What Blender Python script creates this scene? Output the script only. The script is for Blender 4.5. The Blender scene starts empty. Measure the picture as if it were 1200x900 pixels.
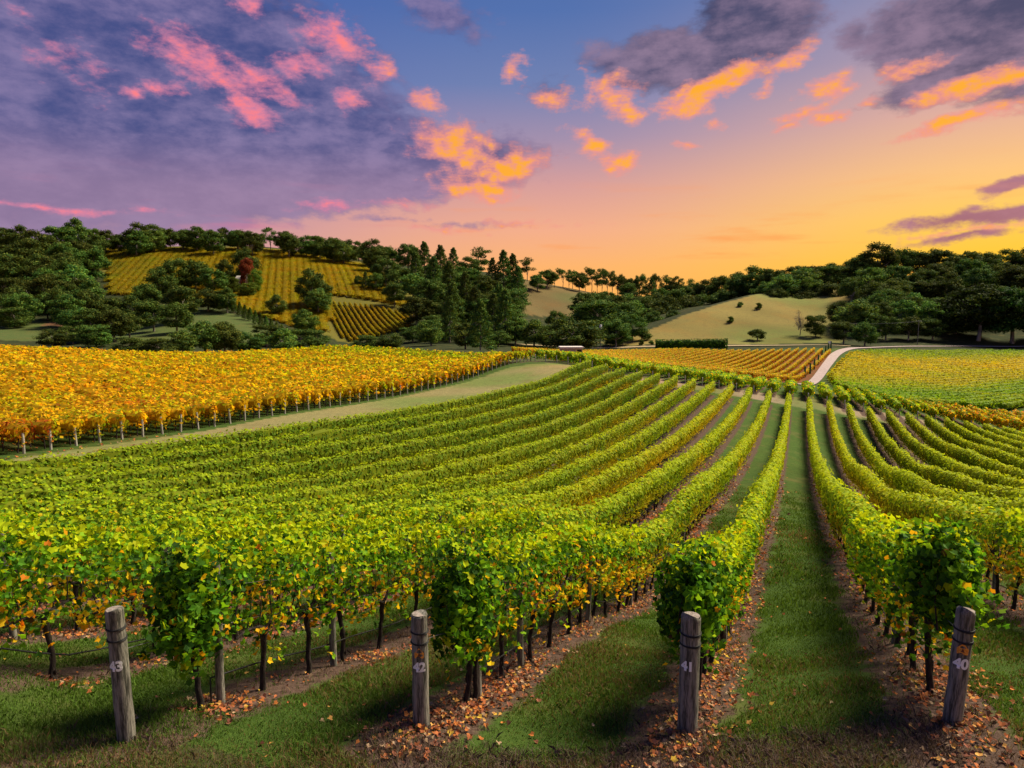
import bpy, math, random
import numpy as np
PI = math.pi
R = math.radians
random.seed(7)
rng = np.random.default_rng(11)
scn = bpy.context.scene
col = scn.collection

# ------------------------------------------------------------------ camera
FPX = 800.0                                   # focal length in pixels of a 1200 px wide frame
PITCH = math.atan(94.0 / FPX)
cam_d = bpy.data.cameras.new("camera")
cam_d.sensor_width = 36.0
cam_d.lens = 36.0 * FPX / 1200.0
cam_d.clip_end = 9000.0
cam = bpy.data.objects.new("camera", cam_d)
col.objects.link(cam)
cam.location = (0, 0, 0)
cam.rotation_euler = (PI / 2 - PITCH, 0, 0)
scn.camera = cam
scn.view_settings.view_transform = 'Standard'
scn.view_settings.look = 'None'
scn.view_settings.exposure = 0.78
scn.view_settings.gamma = 1.0
scn.render.engine = 'CYCLES'
scn.cycles.max_bounces = 6
scn.cycles.transparent_max_bounces = 4

# ------------------------------------------------------------------ sun
SUN_AZ, SUN_EL = R(58), R(48)
sun_d = bpy.data.lights.new("sun", 'SUN')
sun_d.energy = 5.0
sun_d.angle = R(22)
sun_d.color = (1.0, 0.88, 0.64)
sun = bpy.data.objects.new("sun", sun_d)
col.objects.link(sun)
# light travels along local -Z
sun.rotation_euler = (PI / 2 - SUN_EL, 0, PI - SUN_AZ)
sun.location = (60, 20, 60)


def px_dir(u, v):
    x = (u - 600) / FPX
    y = -(v - 450) / FPX
    c, s = math.cos(PITCH), math.sin(PITCH)
    return np.array([x, c + s * y, -s + c * y])


def s2l(c):
    return tuple((x / 255 / 12.92) if x / 255 <= 0.04045 else ((x / 255 + 0.055) / 1.055) ** 2.4 for x in c)


# ------------------------------------------------------------------ world
class NT:
    """small helper round a node tree"""
    def __init__(self, nt):
        self.nt = nt
        for n in list(nt.nodes):
            nt.nodes.remove(n)

    def n(self, typ, **kw):
        nd = self.nt.nodes.new(typ)
        for k, v in kw.items():
            setattr(nd, k, v)
        return nd

    def put(self, sock, val):
        if isinstance(val, bpy.types.NodeSocket):
            self.nt.links.new(val, sock)
        elif val is not None:
            sock.default_value = val

    def m(self, op, a, b=None, c=None, clamp=False):
        nd = self.n('ShaderNodeMath', operation=op, use_clamp=clamp)
        for i, x in enumerate((a, b, c)):
            if x is not None:
                self.put(nd.inputs[i], x)
        return nd.outputs[0]

    def mix(self, f, a, b, mode='MIX'):
        nd = self.n('ShaderNodeMix', data_type='RGBA', blend_type=mode)
        self.put(nd.inputs[0], f)
        self.put(nd.inputs[6], a if isinstance(a, bpy.types.NodeSocket) else (*a, 1))
        self.put(nd.inputs[7], b if isinstance(b, bpy.types.NodeSocket) else (*b, 1))
        return nd.outputs[2]

    def ramp(self, f, stops, interp='LINEAR'):
        nd = self.n('ShaderNodeValToRGB')
        cr = nd.color_ramp
        cr.interpolation = interp
        while len(cr.elements) > 1:
            cr.elements.remove(cr.elements[-1])
        cr.elements[0].position = stops[0][0]
        cr.elements[0].color = (*stops[0][1], 1)
        for p, c in stops[1:]:
            e = cr.elements.new(p)
            e.color = (*c, 1)
        self.put(nd.inputs[0], f)
        return nd.outputs[0]

    def step(self, x, lo, hi):
        nd = self.n('ShaderNodeMapRange', interpolation_type='SMOOTHSTEP')
        self.put(nd.inputs[0], x)
        nd.inputs[1].default_value = lo
        nd.inputs[2].default_value = hi
        return nd.outputs[0]

    def noise(self, vec, scale, detail=4.0, rough=0.55, dist=0.0, out=0):
        nd = self.n('ShaderNodeTexNoise')
        if vec is not None:
            self.put(nd.inputs['Vector'], vec)
        nd.inputs['Scale'].default_value = scale
        nd.inputs['Detail'].default_value = detail
        nd.inputs['Roughness'].default_value = rough
        nd.inputs['Distortion'].default_value = dist
        return nd.outputs[out]


world = bpy.data.worlds.new("World")
scn.world = world
world.use_nodes = True
W = NT(world.node_tree)
tc = W.n('ShaderNodeTexCoord')
sep = W.n('ShaderNodeSeparateXYZ')
W.put(sep.inputs[0], tc.outputs['Generated'])
az = W.m('ARCTAN2', sep.outputs[0], sep.outputs[1])
el = W.m('ARCSINE', sep.outputs[2])
e01 = W.m('DIVIDE', el, R(40), clamp=True)


def stops(lst):
    return [(d / 40.0, s2l(c)) for d, c in lst]


left = W.ramp(e01, stops([(0, (196, 140, 150)), (3, (188, 142, 160)), (7, (165, 132, 168)), (11, (118, 118, 172)), (17, (84, 104, 172)), (24, (64, 88, 160)), (40, (45, 66, 135))]))
mid = W.ramp(e01, stops([(0, (254, 176, 84)), (3, (250, 176, 104)), (6, (240, 170, 134)), (9.5, (212, 155, 150)), (13, (160, 140, 168)), (17, (110, 126, 174)), (22, (80, 110, 170)), (40, (45, 70, 140))]))
rgt = W.ramp(e01, stops([(0, (255, 188, 10)), (3, (255, 198, 36)), (6, (254, 202, 80)), (9, (250, 194, 120)), (13, (224, 172, 152)), (17, (178, 152, 166)), (22, (138, 138, 172)), (40, (70, 85, 145))]))
fl = W.step(az, R(-38), R(4))
fr = W.step(az, R(2), R(38))
sky = W.mix(fr, W.mix(fl, left, mid), rgt)

# warped direction space for the clouds
comb = W.n('ShaderNodeCombineXYZ')
W.put(comb.inputs[0], az); W.put(comb.inputs[1], el)
pvec = comb.outputs[0]
stretch = W.n('ShaderNodeVectorMath', operation='MULTIPLY')
W.put(stretch.inputs[0], pvec); stretch.inputs[1].default_value = (1.0, 1.9, 1.0)
nwarp = W.noise(stretch.outputs[0], 9.0, 6, 0.6, out=1)
sub = W.n('ShaderNodeVectorMath', operation='SUBTRACT')
W.put(sub.inputs[0], nwarp); sub.inputs[1].default_value = (0.5, 0.5, 0.5)
sc_ = W.n('ShaderNodeVectorMath', operation='MULTIPLY')
W.put(sc_.inputs[0], sub.outputs[0]); sc_.inputs[1].default_value = (0.07, 0.035, 0.0)
addv = W.n('ShaderNodeVectorMath', operation='ADD')
W.put(addv.inputs[0], pvec); W.put(addv.inputs[1], sc_.outputs[0])
wp = addv.outputs[0]
fb1 = W.noise(stretch.outputs[0], 22.0, 8, 0.62)
fb2 = W.noise(stretch.outputs[0], 7.0, 7, 0.6)
fb3 = W.noise(stretch.outputs[0], 45.0, 6, 0.6)


def blobs(lst, power=1.0):
    acc = None
    for (u, v, rx, ry, rot, k) in lst:
        d = px_dir(u, v)
        d = d / np.linalg.norm(d)
        a0, e0 = math.atan2(d[0], d[1]), math.asin(d[2])
        mp = W.n('ShaderNodeMapping', vector_type='TEXTURE')
        W.put(mp.inputs[0], wp)
        mp.inputs[1].default_value = (a0, e0, 0)
        mp.inputs[2].default_value = (0, 0, R(-rot))
        mp.inputs[3].default_value = (rx / FPX * 0.9, ry / FPX * 0.95, 1)
        ln = W.n('ShaderNodeVectorMath', operation='LENGTH')
        W.put(ln.inputs[0], mp.outputs[0])
        b = W.m('MULTIPLY_ADD', ln.outputs['Value'], -k, k)       # k at the centre, 0 at the rim
        acc = b if acc is None else W.m('MAXIMUM', acc, b)
    return acc


DARK = [(0, 80, 450, 174, 0, 4.0), (230, 174, 420, 74, 0, 3.6), (450, 192, 220, 46, 0, 2.8), (565, 190, 90, 34, 0, 1.6), (130, 20, 290, 95, 8, 3.0), (250, 110, 200, 84, 10, 2.4),
        (515, 12, 75, 34, 10, 0.9), (410, 60, 70, 38, 20, 0.9),
        (800, 70, 135, 40, 4, 1.6), (885, 22, 84, 60, 5, 1.9), (735, 82, 66, 32, 10, 1.1), (645, 108, 34, 22, 0, .8), (1110, 48, 92, 56, 8, 1.9), (1185, 30, 90, 84, 0, 2.1),
        (1008, 42, 26, 16, 0, 0.9), (1110, 98, 90, 24, -4, 1.3), (1160, 252, 110, 14, -3, 1.3), (1130, 278, 90, 7, -6, .9), (1195, 212, 40, 8, -12, 1.0),
        (540, 264, 80, 6, 0, .7), (450, 255, 90, 6, 0, .6)]
LIT = [(240, 78, 78, 26, 22, 1.5), (300, 98, 60, 18, 15, 1.1), (350, 76, 36, 18, 0, 1.3), (292, 128, 46, 22, 25, 1.3), (400, 50, 56, 26, 25, 1.3), (297, 8, 26, 14, 10, 1.3), (440, 80, 26, 12, 10, 1.3),
       (410, 114, 22, 18, 20, 1.3), (495, 113, 26, 14, 10, 1.4), (597, 80, 18, 18, 0, 1.1), (535, 172, 74, 34, 18, 1.6), (592, 195, 66, 22, -6, 2.0), (556, 218, 62, 24, 12, 1.7), (575, 236, 30, 12, 10, 1.2),
       (375, 238, 46, 10, 2, 1.1), (470, 238, 64, 6, 2, 1.0), (190, 104, 22, 10, 0, 1.0), (155, 106, 18, 8, 0, .9), (70, 66, 40, 20, 30, .45), (170, 248, 30, 6, 0, 1.0), (60, 243, 110, 5, 0, 1.0),
       (645, 112, 34, 18, 10, 1.1), (718, 112, 46, 24, 15, 1.4), (738, 130, 28, 14, 20, 1.3), (832, 103, 80, 17, -13, 2.1), (805, 122, 44, 16, -8, 1.8), (868, 84, 34, 14, -20, 1.3), (928, 68, 36, 16, -20, 1.3), (905, 100, 18, 12, -40, 1.1), (975, 102, 32, 15, -8, 1.5),
       (948, 134, 44, 10, -12, 1.5), (974, 138, 26, 10, -12, 1.4), (928, 150, 24, 7, -12, 1.2), (692, 170, 44, 17, 25, 1.6), (728, 187, 38, 16, 0, 1.7), (797, 166, 20, 5, 0, 1.2), (1138, 103, 70, 16, -10, 1.9), (1190, 90, 40, 12, -10, 1.3),
       (1060, 80, 44, 10, -8, 1.1), (1112, 147, 56, 11, -10, 1.7), (1165, 130, 44, 8, -10, 1.2), (1020, 118, 14, 8, 0, 1.1), (832, 143, 14, 8, 0, 1.1), (1185, 130, 40, 8, -5, 1.0), (520, 268, 70, 7, 0, .9), (610, 262, 70, 6, 0, .7), (1150, 268, 90, 5, -4, .9)]
dk = W.m('ADD', blobs(DARK), W.m('MULTIPLY', W.m('SUBTRACT', fb2, 0.5), 1.8))
dk = W.m('ADD', dk, W.m('MULTIPLY', W.m('SUBTRACT', fb1, 0.5), 1.3))
dk = W.m('ADD', dk, W.m('MULTIPLY', W.m('SUBTRACT', fb3, 0.5), 0.8))
da = W.step(dk, 0.0, 0.75)
lt = W.m('ADD', blobs(LIT), W.m('MULTIPLY', W.m('SUBTRACT', fb1, 0.5), 2.6))
lt = W.m('ADD', lt, W.m('MULTIPLY', W.m('SUBTRACT', fb3, 0.5), 2.2))
la = W.step(lt, -0.05, 1.25)
lcore = W.step(W.m('ADD', lt, W.m('MULTIPLY', W.m('SUBTRACT', fb3, .5), 2.2)), 0.6, 2.0)
stl = W.n('ShaderNodeVectorMath', operation='MULTIPLY')
W.put(stl.inputs[0], wp); stl.inputs[1].default_value = (1.0, 3.4, 1.0)
fb4 = W.noise(stl.outputs[0], 5.0, 7, 0.55)
shade = W.step(W.m('ADD', W.m('MULTIPLY', W.m('ADD', fb2, fb4), .5), W.m('MULTIPLY', W.m('SUBTRACT', fb1, .5), .45)), 0.36, 0.66)
dl = W.mix(shade, s2l((62, 72, 126)), s2l((132, 118, 160)))
dr = W.mix(shade, s2l((62, 62, 94)), s2l((142, 118, 142)))
flr = W.step(az, R(-6), R(12))
dcol = W.mix(flr, dl, dr)
low = W.step(el, R(13), R(8))
dcol = W.mix(W.m('MULTIPLY', low, 0.6), dcol, W.mix(flr, s2l((162, 130, 160)), s2l((190, 108, 130))))
f2 = W.step(az, R(-15), R(-3))
lrim = W.mix(f2, s2l((216, 128, 158)), s2l((238, 148, 134)))
lhot = W.mix(f2, s2l((255, 128, 132)), s2l((255, 172, 24)))
lcol = W.mix(lcore, lrim, lhot)
up = W.step(el, R(-1), R(1))
out = W.mix(W.m('MULTIPLY', da, 0.93), sky, dcol)
out = W.mix(W.m('MULTIPLY', la, 0.95), out, lcol)
# thin bright streaks low over the horizon
stk = W.n('ShaderNodeVectorMath', operation='MULTIPLY')
W.put(stk.inputs[0], pvec); stk.inputs[1].default_value = (2.0, 16.0, 1.0)
stn = W.noise(stk.outputs[0], 2.2, 5, 0.55)
sa = W.m('MULTIPLY', W.step(stn, 0.52, 0.72), W.m('MULTIPLY', W.step(el, R(11), R(5)), 0.6))
out = W.mix(sa, out, W.mix(f2, s2l((205, 120, 150)), s2l((250, 150, 70))))
bg = W.n('ShaderNodeBackground')
W.put(bg.inputs[0], out)
bg.inputs[1].default_value = 0.62
nsky = W.n('ShaderNodeTexSky', sky_type='NISHITA', sun_disc=False)
nsky.sun_elevation = SUN_EL
nsky.sun_rotation = SUN_AZ
bg2 = W.n('ShaderNodeBackground')
W.put(bg2.inputs[0], nsky.outputs[0])
bg2.inputs[1].default_value = 0.05
wo = W.n('ShaderNodeOutputWorld')
mixs = W.n('ShaderNodeMixShader')
mixs.inputs[0].default_value = 0.03
W.put(mixs.inputs[1], bg.outputs[0]); W.put(mixs.inputs[2], bg2.outputs[0])
W.put(wo.inputs[0], mixs.outputs[0])

# ------------------------------------------------------------------ helpers
ROW_AZ = R(22.85)
SD = np.array([math.sin(ROW_AZ), math.cos(ROW_AZ)])
TD = np.array([math.cos(ROW_AZ), -math.sin(ROW_AZ)])


def st(s, t):
    return SD * s + TD * t


def row_t(k):
    return (-1.07 - (k - 41) * 2.6) if k >= 41 else (1.62 + (40 - k) * 2.6)


def tag(o, label=None, cat=None, group=None, kind=None):
    if label: o["label"] = label
    if cat: o["category"] = cat
    if group: o["group"] = group
    if kind: o["kind"] = kind
    return o


def empty(name, loc, rz=0.0):
    o = bpy.data.objects.new(name, None)
    o.empty_display_size = 0.3
    col.objects.link(o)
    o.location = tuple(loc)
    o.rotation_euler = (0, 0, rz)
    return o


ONES = "first second third fourth fifth sixth seventh eighth ninth tenth eleventh twelfth thirteenth fourteenth fifteenth sixteenth seventeenth eighteenth nineteenth".split()
TENS = {2: "twentieth", 3: "thirtieth", 4: "fortieth", 5: "fiftieth", 6: "sixtieth", 7: "seventieth", 8: "eightieth", 9: "ninetieth"}
TEN_ = {2: "twenty", 3: "thirty", 4: "forty", 5: "fifty", 6: "sixty", 7: "seventy", 8: "eighty", 9: "ninety"}


def nth(n):
    if n < 20: return ONES[n - 1]
    if n % 10 == 0: return TENS[n // 10]
    return TEN_[n // 10] + "-" + ONES[n % 10 - 1]


class MB:
    """collects polygons (numpy) into one mesh; face attribute 'lc' holds a colour"""
    def __init__(self):
        self.v, self.l, self.s, self.c, self.mi = [], [], [], [], []
        self.nv = 0

    def add(self, verts, faces, colr=None, mat=0):
        """verts (N,3); faces (F,k) int; colr (3,) or (F,3)"""
        verts = np.asarray(verts, dtype=np.float32).reshape(-1, 3)
        faces = np.asarray(faces, dtype=np.int32)
        self.v.append(verts)
        self.l.append((faces + self.nv).ravel())
        self.s.append(np.full(len(faces), faces.shape[1], np.int32))
        if colr is None: colr = (0.5, 0.5, 0.5)
        c = np.empty((len(faces), 3), np.float32)
        c[:] = np.asarray(colr, dtype=np.float32)
        self.c.append(c)
        self.mi.append(np.full(len(faces), mat, np.int32))
        self.nv += len(verts)

    def mesh(self, name, mats, smooth=False):
        me = bpy.data.meshes.new(name)
        v = np.concatenate(self.v); l = np.concatenate(self.l); s = np.concatenate(self.s)
        me.vertices.add(len(v)); me.vertices.foreach_set("co", v.ravel())
        me.loops.add(len(l)); me.loops.foreach_set("vertex_index", l)
        me.polygons.add(len(s))
        me.polygons.foreach_set("loop_start", np.concatenate(([0], np.cumsum(s)[:-1])).astype(np.int32))
        me.polygons.foreach_set("material_index", np.concatenate(self.mi))
        me.update(calc_edges=True)
        a = me.attributes.new("lc", 'FLOAT_VECTOR', 'FACE')
        a.data.foreach_set("vector", np.concatenate(self.c).ravel())
        me.polygons.foreach_set("use_smooth", np.full(len(s), smooth))
        for m in (mats if isinstance(mats, (list, tuple)) else [mats]):
            me.materials.append(m)
        return me

    def build(self, name, mats, parent=None, smooth=False):
        o = bpy.data.objects.new(name, self.mesh(name, mats, smooth))
        col.objects.link(o)
        if parent is not None: o.parent = parent
        return o

    def box(self, c, d, colr=None, rz=0.0, mat=0):
        x, y, z = d[0] / 2, d[1] / 2, d[2] / 2
        p = np.array([[-x, -y, -z], [x, -y, -z], [x, y, -z], [-x, y, -z], [-x, -y, z], [x, -y, z], [x, y, z], [-x, y, z]])
        cs, sn = math.cos(rz), math.sin(rz)
        p = p @ np.array([[cs, sn, 0], [-sn, cs, 0], [0, 0, 1]]) + np.array(c)
        self.add(p, [[0, 3, 2, 1], [4, 5, 6, 7], [0, 1, 5, 4], [1, 2, 6, 5], [2, 3, 7, 6], [3, 0, 4, 7]], colr, mat)

    def tube(self, pts, rad, n=8, colr=None, mat=0, cap=True):
        pts = np.asarray(pts, float); m = len(pts)
        rad = np.broadcast_to(np.asarray(rad, float), (m,))
        tg = np.gradient(pts, axis=0)
        tg /= np.linalg.norm(tg, axis=1)[:, None] + 1e-9
        ref = np.array([0., 0., 1.]) if abs(tg[0][2]) < 0.8 else np.array([1., 0., 0.])
        a = np.cross(tg, ref); a /= np.linalg.norm(a, axis=1)[:, None] + 1e-9
        b = np.cross(tg, a)
        th = np.linspace(0, 2 * PI, n, endpoint=False)
        ring = (a[:, None, :] * np.cos(th)[None, :, None] + b[:, None, :] * np.sin(th)[None, :, None]) * rad[:, None, None] + pts[:, None, :]
        i = np.arange(m - 1)[:, None] * n; j = np.arange(n)[None, :]; j2 = (j + 1) % n
        f = np.stack([i + j, i + j2, i + n + j2, i + n + j], -1).reshape(-1, 4)
        self.add(ring.reshape(-1, 3), f, colr, mat)
        if cap:
            self.add(ring[-1], [list(range(n))[::-1]], colr, mat)
            self.add(ring[0], [list(range(n))], colr, mat)


def wave(x, y, seed, freq):
    """cheap smooth noise in about -1..1"""
    r = np.random.default_rng(seed)
    o = np.zeros(np.broadcast(x, y).shape)
    for i in range(7):
        a = r.uniform(0, 2 * PI); f = freq * r.uniform(0.5, 1.9)
        o = o + np.sin((x * math.cos(a) + y * math.sin(a)) * f + r.uniform(0, 6.28))
    return o / 2.8


LEAF6 = np.array([[0, -.42], [.38, -.5], [.5, .02], [.22, .12], [0, .55], [-.22, .12], [-.5, .02], [-.38, -.5]])
LEAF4 = np.array([[0, -.55], [.42, 0], [0, .55], [-.42, 0]])


def leaves(mb, P, size, colr, outward=None, out_w=0.5, shape=LEAF4, fold=0.0, flat=0.0):
    """scatter one small leaf face at every point of P"""
    n = len(P)
    if n == 0: return
    nrm = rng.normal(size=(n, 3))
    nrm /= np.linalg.norm(nrm, axis=1)[:, None]
    if outward is not None:
        nrm = nrm * (1 - out_w) + outward * out_w
    nrm[:, 2] += flat
    nrm /= np.linalg.norm(nrm, axis=1)[:, None] + 1e-9
    t = rng.normal(size=(n, 3))
    a = np.cross(nrm, t); a /= np.linalg.norm(a, axis=1)[:, None] + 1e-9
    b = np.cross(nrm, a)
    sz = np.broadcast_to(np.asarray(size, float), (n,))[:, None, None]
    k = len(shape)
    V = P[:, None, :] + (a[:, None, :] * shape[None, :, 0:1] + b[:, None, :] * shape[None, :, 1:2]) * sz
    if fold:
        V = V + nrm[:, None, :] * (np.abs(shape[None, :, 0:1]) * fold) * sz
    if fold and k == 8:
        F = np.stack([np.arange(n) * 8 + i for i in (0, 1, 2, 3, 4)], 1)
        G = np.stack([np.arange(n) * 8 + i for i in (4, 5, 6, 7, 0)], 1)
        mb.add(V.reshape(-1, 3), np.concatenate([F, G]), np.concatenate([colr, colr]))
    else:
        mb.add(V.reshape(-1, 3), np.arange(n * k).reshape(n, k), colr)


# ------------------------------------------------------------------ materials
def new_mat(name):
    m = bpy.data.materials.new(name)
    m.use_nodes = True
    return m, NT(m.node_tree)


def leaf_mat(name, transl=0.35, rough=0.6, objvar=0.0):
    m, N = new_mat(name)
    at = N.n('ShaderNodeAttribute', attribute_name='lc')
    c = at.outputs['Color']
    if objvar:
        oi = N.n('ShaderNodeObjectInfo')
        hsv = N.n('ShaderNodeHueSaturation')
        N.put(hsv.inputs['Hue'], N.m('MULTIPLY_ADD', oi.outputs['Random'], 0.06, 0.47))
        N.put(hsv.inputs['Value'], N.m('MULTIPLY_ADD', oi.outputs['Random'], objvar * 2, 1 - objvar))
        N.put(hsv.inputs['Color'], c)
        c = hsv.outputs[0]
        c = N.mix(1.0, c, oi.outputs['Color'], 'MULTIPLY')
    p = N.n('ShaderNodeBsdfPrincipled')
    N.put(p.inputs['Base Color'], c)
    p.inputs['Roughness'].default_value = rough
    p.inputs['Specular IOR Level'].default_value = 0.06
    tr = N.n('ShaderNodeBsdfTranslucent')
    N.put(tr.inputs[0], N.mix(1.0, c, (1.25, 1.15, 0.6), 'MULTIPLY'))
    mx = N.n('ShaderNodeMixShader')
    mx.inputs[0].default_value = transl
    N.put(mx.inputs[1], p.outputs[0]); N.put(mx.inputs[2], tr.outputs[0])
    o = N.n('ShaderNodeOutputMaterial')
    N.put(o.inputs[0], mx.outputs[0])
    return m


def plain_mat(name, c1, c2, scale=8.0, rough=0.85, stretch=(1, 1, 1), bump=0.2, spec=0.2):
    m, N = new_mat(name)
    t = N.n('ShaderNodeTexCoord')
    mp = N.n('ShaderNodeMapping')
    N.put(mp.inputs[0], t.outputs['Object']); mp.inputs[3].default_value = stretch
    nz = N.noise(mp.outputs[0], scale, 6, 0.62)
    nz2 = N.noise(mp.outputs[0], scale * 4.3, 3, 0.6)
    f = N.step(N.m('ADD', nz, N.m('MULTIPLY', N.m('SUBTRACT', nz2, .5), .5)), 0.32, 0.68)
    p = N.n('ShaderNodeBsdfPrincipled')
    N.put(p.inputs['Base Color'], N.mix(f, c1, c2))
    p.inputs['Roughness'].default_value = rough
    p.inputs['Specular IOR Level'].default_value = spec
    if bump:
        b = N.n('ShaderNodeBump'); b.inputs[0].default_value = bump; b.inputs[1].default_value = 0.02
        N.put(b.inputs['Height'], N.m('ADD', nz, N.m('MULTIPLY', nz2, .5)))
        N.put(p.inputs['Normal'], b.outputs[0])
    o = N.n('ShaderNodeOutputMaterial')
    N.put(o.inputs[0], p.outputs[0])
    return m


M_leaf = leaf_mat("vine leaf", 0.45)
M_tree = leaf_mat("tree leaf", 0.2, 0.8, objvar=0.38)
M_grass = leaf_mat("grass blade", 0.3)
M_dry = leaf_mat("dry leaf", 0.12, 0.75)
M_bark = plain_mat("vine bark", (0.012, 0.009, 0.008), (0.05, 0.038, 0.032), 30, stretch=(1, 1, .25), bump=0.6)
M_tbark = plain_mat("tree bark", (0.09, 0.075, 0.06), (0.30, 0.27, 0.23), 12, stretch=(1, 1, .2))
M_post = plain_mat("weathered post", (0.05, 0.05, 0.038), (0.27, 0.25, 0.21), 22, stretch=(1, 1, .12), bump=0.7)
M_pale = plain_mat("pale post", (0.22, 0.2, 0.17), (0.42, 0.39, 0.34), 16, stretch=(1, 1, .2))
M_black = plain_mat("black hose", (0.012, 0.012, 0.013), (0.03, 0.03, 0.03), 20, rough=0.5, bump=0)
M_wire = plain_mat("steel wire", (0.10, 0.10, 0.10), (0.2, 0.2, 0.2), 20, rough=0.4, bump=0)
M_white = plain_mat("white paint", (0.78, 0.78, 0.76), (0.88, 0.88, 0.86), 60, bump=0)
M_orange = plain_mat("orange paint", (0.62, 0.22, 0.03), (0.8, 0.36, 0.06), 60, bump=0)
M_brown = plain_mat("brown paint", (0.12, 0.04, 0.02), (0.2, 0.07, 0.03), 60, bump=0)
M_roof = plain_mat("pale roof", (0.5, 0.46, 0.44), (0.66, 0.6, 0.56), 3, bump=0)
M_wall = plain_mat("rendered wall", (0.38, 0.33, 0.3), (0.5, 0.44, 0.4), 3, bump=0)
M_dark = plain_mat("dark opening", (0.015, 0.015, 0.018), (0.03, 0.03, 0.03), 5, bump=0)

# ------------------------------------------------------------------ terrain
HC = 2.0
CAN = [(52, 0, 538), (52, 120, 528), (52, 200, 515), (52, 320, 499), (52, 400, 488), (52, 520, 470), (52, 600, 452), (52, 645, 441), (52, 686, 422),
       (51, 0, 551), (51, 200, 528), (51, 400, 501), (51, 640, 454), (51, 709, 428),
       (50, 0, 561), (50, 200, 544), (50, 400, 515), (50, 640, 466), (50, 729, 432),
       (49, 0, 572), (49, 280, 550), (49, 400, 530), (49, 640, 480), (49, 750, 435),
       (48, 0, 583), (48, 280, 567), (48, 400, 550), (48, 640, 496), (48, 772, 437),
       (47, 400, 566), (47, 640, 514), (47, 792, 440),
       (46, 640, 531), (46, 815, 443), (45, 640, 556), (45, 837, 446), (44, 0, 607), (44, 640, 577), (44, 858, 449),
       (43, 640, 592), (43, 200, 640), (42, 640, 612), (42, 700, 600), (42, 800, 573), (42, 860, 530), (42, 540, 640),
       (40, 1100, 612), (40, 1010, 590), (40, 975, 560),
       (39, 1200, 606), (39, 1040, 580), (39, 1000, 545), (39, 980, 510),
       (38, 1200, 585), (38, 1040, 547), (38, 992, 468), (37, 1200, 573), (37, 1100, 547), (37, 1016, 472), (36, 1200, 563), (36, 1120, 543), (36, 1037, 476),
       (35, 1200, 551), (35, 1140, 528), (35, 1060, 480), (34, 1200, 538), (34, 1140, 520), (34, 1083, 483), (33, 1200, 527), (33, 1107, 488), (32, 1200, 518), (32, 1128, 491), (30, 1172, 498)]
GND = [(43, 148, 868), (43, 304, 808), (43, 361, 790), (43, 446, 760), (44, 63, 800), (42, 493, 850), (42, 545, 825), (42, 592, 795), (42, 642, 760), (42, 709, 725), (42, 770, 685), (40, 1116, 846), (40, 1092, 812), (40, 1074, 785)]
cp = []                                       # x, y, z, looseness
for k, u, v in CAN:
    d = px_dir(u, v); lam = row_t(k) / (d[:2] @ TD); P = d * lam
    cp.append((P[0], P[1], P[2] - HC, 0.02 if abs(row_t(k)) > 5 else 0.15))
for k, u, v in GND:
    d = px_dir(u, v); lam = row_t(k) / (d[:2] @ TD); P = d * lam
    cp.append((P[0], P[1], P[2], 0.02))
for x, y, z in [(1.9, 6.9, -4.65), (-8, 3, -4.4), (8, 4, -4.2), (0, 4.5, -4.45), (-3, 3, -4.4), (4, 3, -4.3), (0, 2, -4.35), (-12, 1, -4.5), (12, 1, -4.1), (14, 12, -5.0), (20, 14, -6.0)]:
    cp.append((x, y, z, 0.05))
for s, z in ((12, -5.9), (20, -7.3), (30, -9.2), (45, -11.5), (60, -13.4), (78, -14.8), (105, -14.9)):
    P = st(s, 0.2); cp.append((P[0], P[1], z, 0.02))


def gp(u, v, Y, loose=0.02):
    d = px_dir(u, v); d = d / d[1] * Y
    cp.append((d[0], d[1], d[2], loose))


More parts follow.
